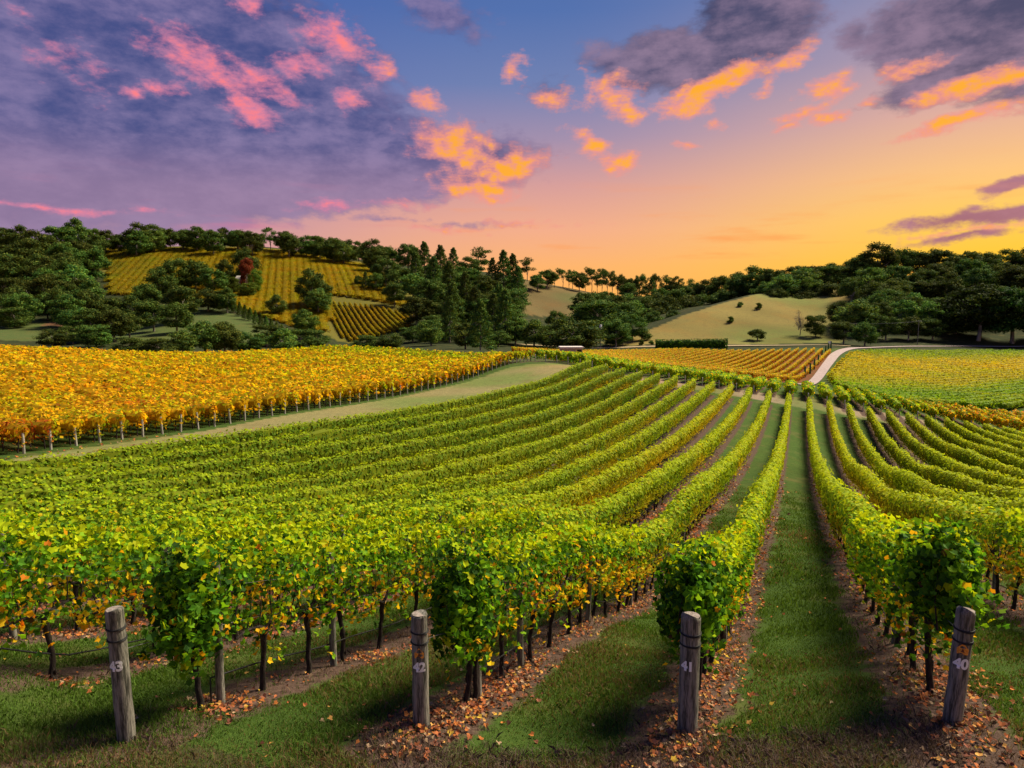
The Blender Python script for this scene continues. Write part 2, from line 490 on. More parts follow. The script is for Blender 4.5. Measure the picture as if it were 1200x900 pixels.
for q in [  # ground seen at pixel (u,v) of the photograph, at forward distance Y in metres
    (32, 532, 43.6), (119, 519, 48.3), (234, 504, 56.3), (319, 488, 64.2), (410, 474, 75.4), (485, 461, 88), (554, 444, 104), (594, 430, 114), (632, 424, 118),
    # beyond the headland
    (690, 433, 108), (760, 445, 108), (823, 453, 106), (900, 464, 105), (960, 471, 104), (1060, 489, 104), (1140, 503, 104), (1200, 512, 103),
    (690, 432, 125), (760, 440, 128), (823, 447, 126), (900, 458, 124), (960, 463, 124), (1060, 480, 122), (1140, 492, 121), (1200, 500, 120),
    (700, 426, 150), (823, 440, 148), (930, 450, 150), (1060, 474, 142), (1190, 486, 138),
    # golden block (rows running away to the right)
    (640, 418, 200), (700, 421, 180), (800, 433, 176), (930, 448, 172), (640, 413.5, 226), (800, 413.5, 226), (960, 414, 226), (870, 430, 195),
    (650, 412, 250), (800, 411, 250), (960, 409, 250), (700, 408, 300), (850, 405, 300), (980, 405, 275),
    # right block and road
    (960, 448, 172), (985, 425, 215), (1000, 408, 268), (1060, 406, 285), (1120, 406, 292), (1200, 408, 290),
    (1200, 478, 140), (1200, 440, 195), (1100, 450, 180), (1040, 440, 190), (1100, 425, 228), (1200, 423, 228), (1150, 411, 266),
    # crest of the orange block, then a hidden valley
    (0, 421, 105), (0, 413.5, 138), (120, 418, 140), (260, 421, 140), (370, 414, 150), (480, 410, 160), (560, 410.5, 168), (620, 416, 165),
    (0, 452, 74), (150, 455, 84), (300, 448, 100), (420, 436, 115), (520, 425, 132), (590, 422, 142),
    (0, 414, 190), (120, 418, 190), (260, 420, 190), (370, 417, 195), (480, 412, 200), (560, 412, 210),
    (0, 409, 240), (150, 410, 235), (300, 412, 240), (420, 409, 260), (520, 405, 270), (600, 408, 270),
    # left lower slopes and pasture mound
    (30, 396, 280), (60, 380, 320), (20, 372, 345), (130, 398, 275), (200, 394, 285), (240, 366, 345), (300, 378, 330), (330, 390, 310), (180, 384, 315), (150, 385, 330),
    (0, 340, 420), (60, 330, 440), (130, 345, 400), (200, 350, 390), (120, 312, 480),
    # golden hillside
    (407, 401, 330), (475, 388, 335), (386, 377, 355), (491, 371, 365), (389, 353, 392), (440, 358, 385), (310, 352, 400), (300, 330, 450), (360, 325, 455), (430, 335, 430),
    (130, 291, 560), (200, 290, 560), (300, 291, 560), (340, 294, 560), (430, 311, 545), (495, 366, 385), (470, 345, 430), (60, 296, 560), (0, 299, 560),
    # central wood, tan knoll
    (520, 388, 345), (560, 345, 450), (540, 316, 560), (600, 325, 570), (600, 372, 400), (617, 333, 520), (650, 340, 515), (722, 348, 520), (640, 373, 430), (675, 360, 470), (620, 395, 340), (700, 398, 330),
    (760, 353, 560), (700, 345, 580), (800, 350, 520), (740, 385, 400), (780, 372, 440), (840, 358, 480),
    # right tan hill
    (720, 403, 318), (760, 387, 345), (800, 369, 375), (840, 357, 400), (885, 344, 425), (940, 346, 430), (800, 401, 318), (900, 400, 318), (870, 375, 360), (950, 396, 322), (960, 365, 380), (830, 385, 345),
    (1000, 402, 305), (1100, 403, 305), (1200, 404, 305), (1000, 365, 370), (1100, 360, 370), (1200, 350, 370), (1000, 335, 440), (1100, 325, 450), (1200, 318, 450), (1100, 318, 560), (1200, 308, 560), (900, 338, 520), (1000, 332, 540)]:
    gp(*q)
for azd, r, z in [(a, r, z) for a in (-60, -45, -30, -15, 0, 15, 30, 45, 60) for r, z in ((900, 8), (1600, -10), (3200, -40))]:
    cp.append((r * math.sin(R(azd)), r * math.cos(R(azd)), z + (25 if (azd < -10 and r == 900) else 0), 0.1))
for azd, r, z in [(-60, 20, -6.5), (-60, 60, -9.5), (-60, 150, -9), (-60, 300, -12), (-60, 560, 30), (60, 30, -8.5), (60, 60, -13), (60, 110, -19), (60, 180, -20), (60, 300, -14), (60, 560, 20), (80, 20, -5), (-80, 20, -5.2), (-52, 30, -7.6), (48, 90, -17.5)]:
    cp.append((r * math.sin(R(azd)), r * math.cos(R(azd)), z, 0.1))
cp = np.array(cp)


def warp(x, y):
    r = np.hypot(x, y)
    a = np.clip(np.arctan2(x, y), -1.9, 1.9)
    return np.stack([a * 3.2, np.log(r + 2.0) * 1.6], -1)


def kern(d2):
    return 0.5 * d2 * np.log(d2 + 1e-12)


CW = warp(cp[:, 0], cp[:, 1])
n = len(cp)
K = kern(((CW[:, None] - CW[None]) ** 2).sum(-1)) + np.diag(cp[:, 3] * 0.5)
A = np.zeros((n + 3, n + 3)); A[:n, :n] = K; A[:n, n] = 1; A[:n, n + 1:] = CW; A[n:, :n] = A[:n, n:].T
# heights are interpolated as slope angles seen from the viewpoint scale, so near and far ground carry the same weight
SCL = np.hypot(cp[:, 0], cp[:, 1]) + 6.0
sol = np.linalg.solve(A, np.concatenate([cp[:, 2] / SCL, np.zeros(3)]))


def hz(x, y):
    x = np.asarray(x, float); y = np.asarray(y, float)
    sh = np.broadcast(x, y).shape
    xf = np.broadcast_to(x, sh).ravel(); yf = np.broadcast_to(y, sh).ravel()
    o = np.empty(len(xf))
    for i in range(0, len(xf), 20000):
        w = warp(xf[i:i + 20000], yf[i:i + 20000])
        d2 = ((w[:, None] - CW[None]) ** 2).sum(-1)
        o[i:i + 20000] = kern(d2) @ sol[:n] + sol[n] + w @ sol[n + 1:]
    o = o * (np.hypot(xf, yf) + 6.0)
    return o.reshape(sh)


def hz1(x, y): return float(hz(x, y))


def cast(u, v, ymin=5.0, ymax=900.0):
    """where the line of sight through (u,v) first meets the ground beyond ymin"""
    d = px_dir(u, v); d = d / d[1]
    Y = np.geomspace(ymin, ymax, 900)
    g = hz(d[0] * Y, Y) - d[2] * Y
    i = np.argmax(g > 0)
    if not (g > 0).any(): i = int(np.argmax(g / Y))
    return np.array([d[0] * Y[i], Y[i]])


def inpoly(x, y, poly):
    poly = np.asarray(poly); r = np.zeros(x.shape, bool)
    j = len(poly) - 1
    for i in range(len(poly)):
        xi, yi = poly[i]; xj, yj = poly[j]
        c = ((yi > y) != (yj > y)) & (x < (xj - xi) * (y - yi) / (yj - yi + 1e-12) + xi)
        r ^= c; j = i
    return r


def Pu(u, Y): return ((u - 600) / FPX * Y / 1.0, Y)


# ground cover zones as polygons in world metres
g_base = (0.048, 0.088, 0.018)  # default grass colour of the ground
def zone(pts): return [tuple(Pu(u, Y)) for u, Y in pts]
Z_tan_r = zone([(700, 322), (760, 349), (800, 379), (840, 404), (888, 430), (1000, 440), (1000, 330), (985, 306), (720, 306)])
Z_tan_m = zone([(612, 560), (730, 560), (735, 480), (660, 440), (610, 420)])
Z_strip = zone([(-300, 30), (32, 43), (119, 47.5), (234, 55.5), (319, 63.5), (410, 74.5), (485, 87), (554, 102), (600, 113), (690, 118), (700, 100), (560, 76), (400, 52), (200, 38), (0, 30), (-300, 20)])
Z_head = [tuple(st(s, t)) for s, t in ((103, -33), (114, -33), (118, 0), (128, 40), (120, 40), (106, 0))]
Z_past1 = zone([(-40, 345), (65, 335), (90, 270), (-40, 270)])
Z_past2 = zone([(130, 300), (170, 320), (215, 345), (245, 360), (270, 350), (330, 320), (340, 280), (140, 262)])
Z_vf = zone([(1000, 262), (1300, 300), (1300, 130), (900, 130), (600, 150), (600, 240), (960, 255)])
Z_gold = zone([(600, 232), (978, 232), (952, 178), (930, 160), (700, 158), (600, 170)])
Z_pinkl = zone([(62, 332), (128, 332), (120, 312), (50, 316)])
Z_hill = zone([(120, 575), (440, 575), (505, 392), (415, 322), (375, 330), (300, 375), (250, 400), (115, 470)])


def grid_sheet(name, rs, azs, mat, colfn):
    rr, aa = np.meshgrid(rs, azs, indexing='ij')
    x = rr * np.sin(aa); y = rr * np.cos(aa)
    z = hz(x, y)
    z = z + wave(x, y, 5, 1.3) * 0.003 * np.clip(rr / 8, 0, 2) + np.clip((rr - 250) / 200, 0, 1) * wave(x, y, 6, 0.06) * 0.4
    V = np.stack([x, y, z], -1).reshape(-1, 3)
    a, b = len(rs), len(azs)
    i = (np.arange(a - 1)[:, None] * b + np.arange(b - 1)[None, :])
    F = np.stack([i, i + 1, i + b + 1, i + b], -1).reshape(-1, 4)[:, ::-1]
    mb = MB(); mb.add(V, F)
    o = mb.build(name, mat, smooth=True)
    c, m = colfn(x.ravel(), y.ravel())
    at = o.data.attributes.new("gcol", 'FLOAT_COLOR', 'POINT')
    at.data.foreach_set("color", np.concatenate([c, np.ones((len(c), 1))], 1).astype(np.float32).ravel())
    at = o.data.attributes.new("strip", 'FLOAT', 'POINT')
    at.data.foreach_set("value", m.astype(np.float32))
    return o


def ground_cols(x, y):
    r = np.hypot(x, y)
    c = np.empty((len(x), 3)); c[:] = g_base
    c[r < 45] = (0.044, 0.080, 0.015)
    k = (r >= 45) & (r < 60); c[k] = (0.042, 0.078, 0.016)
    k = (y < 6.35 + .25 * wave(x, y, 58, 2.0)) & (r < 12); c[k] = (0.045, 0.045, 0.02)
    far = r > 150
    c[far] = (0.030, 0.040, 0.016)
    for poly in (Z_past1, Z_past2): c[inpoly(x, y, poly)] = (0.075, 0.105, 0.032)
    c[inpoly(x, y, Z_vf)] = (0.05, 0.085, 0.02)
    c[inpoly(x, y, Z_gold)] = (0.15, 0.06, 0.025)
    n1 = wave(x, y, 21, 0.03)[:, None] + .5 * wave(x, y, 23, .15)[:, None]; n2 = wave(x, y, 22, .06)[:, None]
    for poly, cc in ((Z_tan_r, (0.185, 0.15, 0.046)), (Z_tan_m, (0.15, 0.115, 0.048)), (Z_pinkl, (0.16, 0.09, 0.05))):
        k = inpoly(x, y, poly); c[k] = np.array(cc) * (1 + 0.16 * n1[k]) * (1 + np.array((-.25, .02, -.1)) * np.clip(n2[k], 0, 1))
    k = inpoly(x, y, Z_hill); c[k] = (0.13, 0.12, 0.022)
    k = inpoly(x, y, Z_strip); w = 0.5 + 0.5 * np.tanh(2.0 * wave(x, y, 8, 0.25)[k] + 2.2 * np.clip(1 - np.abs((x * SD[0] + y * SD[1])[k] - 98) / 9, 0, 1) * (np.abs((x * TD[0] + y * TD[1])[k] + 34.5) < 2.6))[:, None]
    c[k] = np.array((0.14, 0.175, 0.05)) * (1 - w) + np.array((0.22, 0.19, 0.085)) * w
    k = inpoly(x, y, Z_head); w = 0.5 + 0.5 * np.tanh(2.5 * wave(x, y, 9, 0.3)[k])[:, None]
    c[k] = np.array((0.13, 0.15, 0.05)) * (1 - w) + np.array((0.24, 0.185, 0.13)) * w
    s = x * SD[0] + y * SD[1]; t = x * TD[0] + y * TD[1]
    m = ((s > 3.2 + 0.02 * t ** 2 * 0) & (s < 103 + np.clip(t * .5, 0, 20)) & (t > -31.2) & (t < 45)).astype(float)
    m2 = ((s > 111) & (s < 142) & (t < 45)).astype(float)
    return c, np.maximum(m, m2)


mg, N = new_mat("ground cover")
tcn = N.n('ShaderNodeTexCoord'); wco = tcn.outputs['Object']
ca = N.n('ShaderNodeAttribute', attribute_name='gcol')
sa_ = N.n('ShaderNodeAttribute', attribute_name='strip')
dt = N.n('ShaderNodeVectorMath', operation='DOT_PRODUCT')
N.put(dt.inputs[0], wco); dt.inputs[1].default_value = (TD[0], TD[1], 0)
tt = dt.outputs['Value']
# distance to the nearest row line: rows left and right of the central aisle
dl_ = N.m('ABSOLUTE', N.m('SUBTRACT', N.m('MODULO', N.m('ADD', tt, 1.07 + 1.3 + 2.6 * 40), 2.6), 1.3))
dr_ = N.m('ABSOLUTE', N.m('SUBTRACT', N.m('MODULO', N.m('ADD', tt, -1.62 + 1.3 + 2.6 * 40), 2.6), 1.3))
side = N.m('GREATER_THAN', tt, 0.27)
dd = N.m('ADD', N.m('MULTIPLY', dl_, N.m('SUBTRACT', 1.0, side)), N.m('MULTIPLY', dr_, side))
na = N.noise(wco, 2.2, 5, 0.6)
nb = N.noise(wco, 9.0, 5, 0.65)
nc = N.noise(wco, 0.35, 4, 0.6)
nd_ = N.noise(wco, 38.0, 4, 0.7)
ne = N.noise(wco, 0.06, 4, 0.6)
edge = N.m('ADD', dd, N.m('MULTIPLY', N.m('SUBTRACT', na, 0.5), 0.7))
edge = N.m('ADD', edge, N.m('MULTIPLY', N.m('SUBTRACT', nb, 0.5), 0.35))
smask = N.m('MULTIPLY', N.step(edge, 0.62, 0.42), sa_.outputs['Fac'])
mul = N.m('ADD', N.m('MULTIPLY', nb, 0.5), N.m('MULTIPLY', nd_, 0.5))
mulch = N.ramp(mul, [(0.3, (0.025, 0.017, 0.013)), (0.47, (0.07, 0.044, 0.034)), (0.6, (0.12, 0.078, 0.062)), (0.75, (0.2, 0.1, 0.05))])
gsp = N.m('ADD', N.m('MULTIPLY', na, 0.4), N.m('MULTIPLY', nd_, 0.6))
gvar = N.ramp(gsp, [(0.3, (0.5, 0.5, 0.5)), (0.5, (0.95, 0.95, 0.95)), (0.7, (1.5, 1.35, 1.3))])
gr = N.mix(1.0, ca.outputs['Color'], gvar, 'MULTIPLY')
gr = N.mix(N.m('MULTIPLY', N.step(nc, 0.5, 0.68), 0.4), gr, (0.13, 0.105, 0.04))
gr = N.mix(N.m('MULTIPLY', N.step(ne, 0.45, 0.7), 0.35), gr, N.mix(1.0, gr, (1.25, 0.85, 0.7), 'MULTIPLY'))
gcolr = N.mix(smask, gr, mulch)
pb = N.n('ShaderNodeBsdfPrincipled')
N.put(pb.inputs['Base Color'], gcolr); pb.inputs['Roughness'].default_value = 0.95
pb.inputs['Specular IOR Level'].default_value = 0.05
bp = N.n('ShaderNodeBump'); bp.inputs[0].default_value = 0.6; bp.inputs[1].default_value = 0.05
N.put(bp.inputs['Height'], gsp); N.put(pb.inputs['Normal'], bp.outputs[0])
mo = N.n('ShaderNodeOutputMaterial'); N.put(mo.inputs[0], pb.outputs[0])

rs = np.concatenate([[0.3, 1, 2, 3], np.geomspace(4, 900, 420), np.geomspace(930, 3600, 30)])
azs = np.concatenate([np.linspace(R(-110), R(-56), 30, endpoint=False), np.linspace(R(-56), R(56), 520), np.linspace(R(56), R(110), 30)[1:]])
ground = grid_sheet("ground", rs, azs, mg, ground_cols)
tag(ground, "rolling grassy ground of the valley with bare strips under the vines", "ground", kind="structure")
M_road = plain_mat("pale gravel", (0.28, 0.21, 0.20), (0.38, 0.30, 0.29), 1.2, bump=0.1)
M_track = plain_mat("bare earth", (0.26, 0.19, 0.10), (0.42, 0.31, 0.18), 1.0, bump=0.1)


def ribbon(name, pts, width, mat, lift, label, cat):
    pts = np.array(pts, float)
    d = np.concatenate([[0], np.cumsum(np.linalg.norm(np.diff(pts, axis=0), axis=1))])
    q = np.arange(0, d[-1], 1.5)
    P = np.stack([np.interp(q, d, pts[:, 0]), np.interp(q, d, pts[:, 1])], -1)
    for _ in range(25): P[1:-1] = (P[:-2] + P[2:] + 2 * P[1:-1]) / 4
    tg = np.gradient(P, axis=0); tg /= np.linalg.norm(tg, axis=1)[:, None]
    nn = np.stack([tg[:, 1], -tg[:, 0]], -1)
    wv = np.interp(q, d, np.broadcast_to(width, (len(pts),)))
    offs = np.linspace(-.5, .5, 5)
    V = P[:, None] + nn[:, None] * offs[None, :, None] * wv[:, None, None]
    z = hz(V[..., 0], V[..., 1]) + lift
    V3 = np.concatenate([V, z[..., None]], -1).reshape(-1, 3)
    m = len(P); i = np.arange(m - 1)[:, None] * 5 + np.arange(4)[None]
    F = np.stack([i, i + 5, i + 6, i + 1], -1).reshape(-1, 4)[:, ::-1]
    mb = MB(); mb.add(V3, F)
    return tag(mb.build(name, mat, smooth=True), label, cat, kind="structure")


ribbon("road", [Pu(940, 150), Pu(952, 165), Pu(960, 180), Pu(968, 200), Pu(978, 225), Pu(988, 248), Pu(1000, 266), Pu(1030, 280), Pu(1080, 288), Pu(1120, 293), Pu(1300, 300)], [2.4, 2.4, 2.5, 2.6, 2.8, 3.0, 3.0, 2.6, 2.4, 2.2, 2.0], M_road, 0.25, "pale gravel road curving uphill past the vineyard blocks", "road")
ribbon("track", [Pu(560, 300), Pu(700, 298), Pu(800, 298), Pu(900, 297), Pu(1000, 278)], 5.0, M_track, 0.25, "thin pale dirt track along the foot of the tan hill", "track")
ribbon("hill_track", [tuple(cast(338, 294, 380)), tuple(cast(365, 312, 380)), tuple(cast(390, 332, 380)), tuple(cast(410, 349, 370))], 3.0, plain_mat("rough grass", (0.06, 0.05, 0.02), (0.1, 0.08, 0.03), 1, bump=0), 0.35, "narrow dark track running down across the golden hillside", "track")

# ------------------------------------------------------------------ vines
PAL = {
    'dkgreen': (0.030, 0.085, 0.012), 'green': (0.075, 0.205, 0.014), 'lime': (0.19, 0.38, 0.012), 'ygreen': (0.45, 0.54, 0.010),
    'yellow': (0.72, 0.46, 0.014), 'gold': (0.72, 0.33, 0.010), 'orange': (0.60, 0.18, 0.014), 'red': (0.38, 0.05, 0.02), 'brown': (0.13, 0.065, 0.03)}
PK = {k: np.array(v) for k, v in PAL.items()}


def pickm(cols, w, n, b):
    w = np.asarray(w, float)
    mean = (w / w.sum(1, keepdims=True)) @ np.stack([PK[c] for c in cols])
    return pick(cols, w, n) * (1 - b) + mean * b


def pick(cols, w, n):
    w = np.asarray(w, float)
    if w.ndim == 1: w = np.broadcast_to(w, (n, len(cols)))
    cw = np.cumsum(w / w.sum(1, keepdims=True), 1)
    idx = (rng.random(n)[:, None] > cw).sum(1).clip(0, len(cols) - 1)
    c = np.stack([PK[c] for c in cols])[idx]
    return c * rng.uniform(0.75, 1.25, (n, 1)) * rng.uniform(0.93, 1.07, (n, 3))


def row_points(S0, S1, line):
    """line: function s -> xy (n,2)"""
    return line


def hedge(mb, line, perp, s0, s1, colfn, hw=0.36, zlo=0.72, zhi=2.0, dens=1.0, size_fn=None, near_shape=True, lump=1.0, core=True, seed=0, zfn=None, nearlow=0):
    """leafy vine canopy along line(s); perp = unit normal in plan"""
    step = 1.0
    ss = np.arange(s0, s1, step)
    base = line(ss)
    dist = np.hypot(base[:, 0], base[:, 1])
    size = size_fn(dist)
    per = dens * 15.0 / size ** 2 * (hw / .36) * ((zhi - zlo) / 1.28) * step * 0.42
    cnt = rng.poisson(per)
    s = np.repeat(ss, cnt) + rng.random(cnt.sum()) * step
    s = np.clip(s, s0, s1)
    sz = np.repeat(size, cnt) * rng.uniform(0.7, 1.25, len(s))
    m = len(s)
    th = rng.uniform(0, 2 * PI, m)
    # bias the scatter to the shell
    rad = 1 - rng.random(m) ** 2.2 * 0.75
    lumpv = 1 + 0.16 * lump * wave(s * 1.0, th * 0.6, 30 + seed, 3.2) + 0.12 * lump * wave(s, th * 0, 60 + seed, 1.1)
    c, sn = np.cos(th), np.sin(th)
    q = hw * np.sign(c) * np.abs(c) ** 0.75 * rad * lumpv
    zc, zh = (zhi + zlo) / 2, (zhi - zlo) / 2
    zz = zc + zh * np.sign(sn) * np.abs(sn) ** 0.8 * rad * (1 + (lumpv - 1) * 0.8)
    # upright shoots above, hanging shoots below
    up_ = rng.random(m) < 0.04
    zz = np.where(up_ & (sn > 0), zhi + rng.random(m) ** 2 * 0.12, zz)
    dn = rng.random(m) < 0.10
    zz = np.where(dn & (sn < 0), zlo - rng.random(m) ** 1.5 * 0.35, zz)
    if nearlow:
        dd_ = np.hypot(*(line(s).T))
        vp = 0.5 + 0.5 * np.cos((s - nearlow) * 2 * PI / 1.02)
        hole = wave(s * 1.0, zz * 1.4 + np.sign(q) * 4, 500 + seed, 5.0) > -0.75
        kp = (hole | (dd_ > 24)) & ((zz > 1.25) | (rng.random(m) < 0.25 + 0.75 * vp) | (dd_ > 22))
        zz = np.where((zz < 1.2) & (dd_ < 22), 1.2 - (1.2 - zz) * (0.45 + 0.6 * vp), zz)
        s, sz, q, zz, c, sn, th = s[kp], sz[kp], q[kp], zz[kp], c[kp], sn[kp], th[kp]; m = len(s)
    # soft ends
    ef = np.minimum(s - s0, s1 - s)
    tap = np.clip(ef / 0.35, 0.45, 1)
    q = q * tap
    xy = line(s) + perp * q[:, None]
    gz = hz(xy[:, 0], xy[:, 1]) if zfn is None else zfn(s)
    P = np.stack([xy[:, 0], xy[:, 1], gz + zz], -1)
    outw = np.stack([perp[0] * c, perp[1] * c, sn], -1)
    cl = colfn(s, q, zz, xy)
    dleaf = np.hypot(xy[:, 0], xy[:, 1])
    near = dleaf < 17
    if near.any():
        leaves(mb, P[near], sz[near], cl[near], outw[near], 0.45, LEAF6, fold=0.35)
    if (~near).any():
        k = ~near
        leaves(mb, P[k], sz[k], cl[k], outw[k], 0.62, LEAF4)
    if core:
        CK = 0.5 if dist.min() < 16 else 1.0
        sc0 = ss[np.argmax(dist > 21)] if dist.min() < 21 else s0
        cs = np.arange(sc0 + 0.25, s1 - 0.15, 0.6 if dist.min() < 40 else 1.5)
        if len(cs) > 2:
            cxy = line(cs); cz = hz(cxy[:, 0], cxy[:, 1])
            an = np.linspace(0, 2 * PI, 7, endpoint=False)
            kx = CK * 0.66 + 0.1 * wave(cs, cs * 0, 90 + seed, 2.0)
            off = hw * kx[:, None] * np.cos(an)[None]
            zz2 = zc + 0.08 + (zh * 0.72) * kx[:, None] / .62 * np.sin(an)[None]
            V = np.stack([cxy[:, 0:1] + perp[0] * off, cxy[:, 1:2] + perp[1] * off, cz[:, None] + zz2], -1)
            mm = len(cs); i = np.arange(mm - 1)[:, None] * 7 + np.arange(7)[None]; i2 = np.arange(mm - 1)[:, None] * 7 + (np.arange(7)[None] + 1) % 7
            F = np.stack([i, i2, i2 + 7, i + 7], -1).reshape(-1, 4)
            fc = colfn(np.repeat(cs[:-1], 7), np.zeros(len(F)), np.full(len(F), zc), np.repeat(cxy[:-1], 7, 0)).mean(0) * rng.uniform(.75, 1.0, (len(F), 1))
            mb.add(V.reshape(-1, 3), F, fc)
            mb.add(V[0], [list(range(7))], fc[0]); mb.add(V[-1], [list(range(7))], fc[-1])


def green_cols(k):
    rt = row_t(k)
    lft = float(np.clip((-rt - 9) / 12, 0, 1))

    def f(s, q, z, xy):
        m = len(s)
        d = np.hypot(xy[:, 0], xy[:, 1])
        top = np.clip((z - (1.72 if k > 43 else 1.6)) / (0.16 if k > 43 else .3), 0, 1)  # light put into leaf colour: sunlit yellow-green top band, shaded darker sides
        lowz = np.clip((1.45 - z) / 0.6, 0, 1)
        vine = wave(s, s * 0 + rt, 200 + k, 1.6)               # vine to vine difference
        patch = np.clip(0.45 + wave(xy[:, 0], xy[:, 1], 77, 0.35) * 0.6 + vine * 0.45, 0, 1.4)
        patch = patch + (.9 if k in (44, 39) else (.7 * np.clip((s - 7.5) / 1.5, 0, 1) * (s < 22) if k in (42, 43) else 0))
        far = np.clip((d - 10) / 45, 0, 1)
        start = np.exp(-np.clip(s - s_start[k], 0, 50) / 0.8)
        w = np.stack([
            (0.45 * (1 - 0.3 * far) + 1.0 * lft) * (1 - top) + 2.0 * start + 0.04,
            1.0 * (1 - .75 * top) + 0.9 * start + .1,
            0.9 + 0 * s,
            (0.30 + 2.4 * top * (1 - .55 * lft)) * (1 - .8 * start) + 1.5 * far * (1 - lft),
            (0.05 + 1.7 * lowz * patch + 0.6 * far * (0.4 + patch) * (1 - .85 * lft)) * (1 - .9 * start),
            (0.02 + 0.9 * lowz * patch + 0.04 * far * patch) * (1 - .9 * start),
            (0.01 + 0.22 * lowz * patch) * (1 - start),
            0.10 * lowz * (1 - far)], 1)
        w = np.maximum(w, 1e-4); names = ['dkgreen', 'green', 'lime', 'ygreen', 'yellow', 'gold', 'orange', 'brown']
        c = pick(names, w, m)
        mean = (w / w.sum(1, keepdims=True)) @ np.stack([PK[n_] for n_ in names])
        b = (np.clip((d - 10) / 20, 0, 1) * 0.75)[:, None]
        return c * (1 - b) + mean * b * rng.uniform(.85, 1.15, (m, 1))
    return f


def sz_green(d): return np.clip(0.080 * (np.maximum(d, 7) / 9.0) ** 0.42, 0.08, 0.3)


s_start = {43: 5.05, 42: 6.75, 41: 7.75, 40: 8.35, 44: 1.5, 39: 8.3}
s_post = {43: 4.55, 42: 6.12, 41: 7.25, 40: 7.3, 44: 0.9, 39: 7.6}
ends = {}
end_px = {52: 686, 51: 709, 50: 729, 49: 750, 48: 772, 47: 792, 46: 815, 45: 837}
for k in range(52, 23, -1):
    if k not in s_start:
        t = row_t(k)
        if k > 44: s_start[k] = max(2.0, 0.34 * -t - 1.0)     # begins outside the frame
        else: s_start[k] = max(8.5, 2.25 * t - 4)
    ends[k] = 101.5 + (52 - k) * 0.28 if k >= 41 else 104.5 + (40 - k) * 1.25

vine_protos = []


def trunk_mesh(seed, h=0.95):
    r = random.Random(seed)
    mb = MB()
    x = y = 0
    pts = []; lean = r.uniform(-.12, .12)
    for i in range(7):
        f = i / 6
        pts.append((lean * f + r.uniform(-.02, .02) * (i > 0), r.uniform(-.02, .02) * (i > 0), f * h - 0.06))
    mb.tube(pts, [0.05, 0.038, 0.034, 0.032, 0.034, 0.04, 0.045], 8)
    top = pts[-1]
    for sgn in (-1, 1):
        a = [(top[0], top[1], top[2] - .04), (top[0], top[1] + sgn * .12, top[2] + .06), (top[0] + .02, top[1] + sgn * .3, top[2] + .09), (top[0], top[1] + sgn * .5, top[2] + .07)]
        mb.tube(a, [0.032, 0.025, 0.02, 0.013], 6)
        for j in range(3):
            b0 = np.array(a[1 + j % 3]); b1 = b0 + np.array([r.uniform(-.1, .1), r.uniform(-.1, .1), r.uniform(.3, .6)])
            mb.tube([b0, (b0 + b1) / 2 + np.array([r.uniform(-.03, .03), 0, 0]), b1], [0.011, 0.008, 0.005], 5)
    # peeling bark knots
    for j in range(5):
        z = r.uniform(.1, h - .1); f = z / h; a = r.uniform(0, 6.28)
        c = np.array([lean * f + math.cos(a) * .03, math.sin(a) * .03, z])
        mb.tube([c - [0, 0, .05], c, c + [0.01, 0, .05]], [0.006, 0.016, 0.005], 5)
    return mb.mesh("trunk", M_bark, True)


for i in range(7): vine_protos.append(trunk_mesh(i, 0.95 + 0.05 * (i % 3)))

SDR = -ROW_AZ            # rotation that turns local +Y along the rows


def vrow_label(k):
    if k in (41, 42, 40, 43):
        return "green vine row starting behind the wooden post numbered %d" % k
    if k > 43:
        return "green vine row, %s to the left of post 43" % nth(k - 43) if k < 52 else "leftmost green vine row, bordering the grass strip below the orange vines"
    return "green vine row, %s to the right of post 40" % nth(40 - k)


def start_bush(mb, k):
    """the lush, drooping first vine of a row"""
    m = 1500
    d = rng.normal(size=(m, 3)); d /= np.linalg.norm(d, axis=1)[:, None]
    rad = 1 - rng.random(m)[:, None] ** 2 * .7
    P = d * rad * np.array([.36, .48, .60]) * (1 + .38 * wave(d[:, 0] * 3 + d[:, 1], d[:, 2] * 3, k, 2.2))[:, None]
    c = st(s_start[k] + .35, row_t(k)); g = hz1(*c)
    P = P + np.array([c[0], c[1], g + {43: 1.26, 42: 1.34, 41: 1.38, 40: 1.45}[k]])
    P[:, 2] = np.minimum(P[:, 2], g + 2.02)
    w = np.tile([.7, 1.6, 1.2, .2, .05, .03, .01], (m, 1)); w[:, 3] += np.clip(P[:, 2] - g - 1.7, 0, 1) * 4
    leaves(mb, P, .088 * rng.uniform(.7, 1.3, m), pick(['dkgreen', 'green', 'lime', 'ygreen', 'yellow', 'gold', 'brown'], w, m), d, .5, LEAF6, fold=.35)


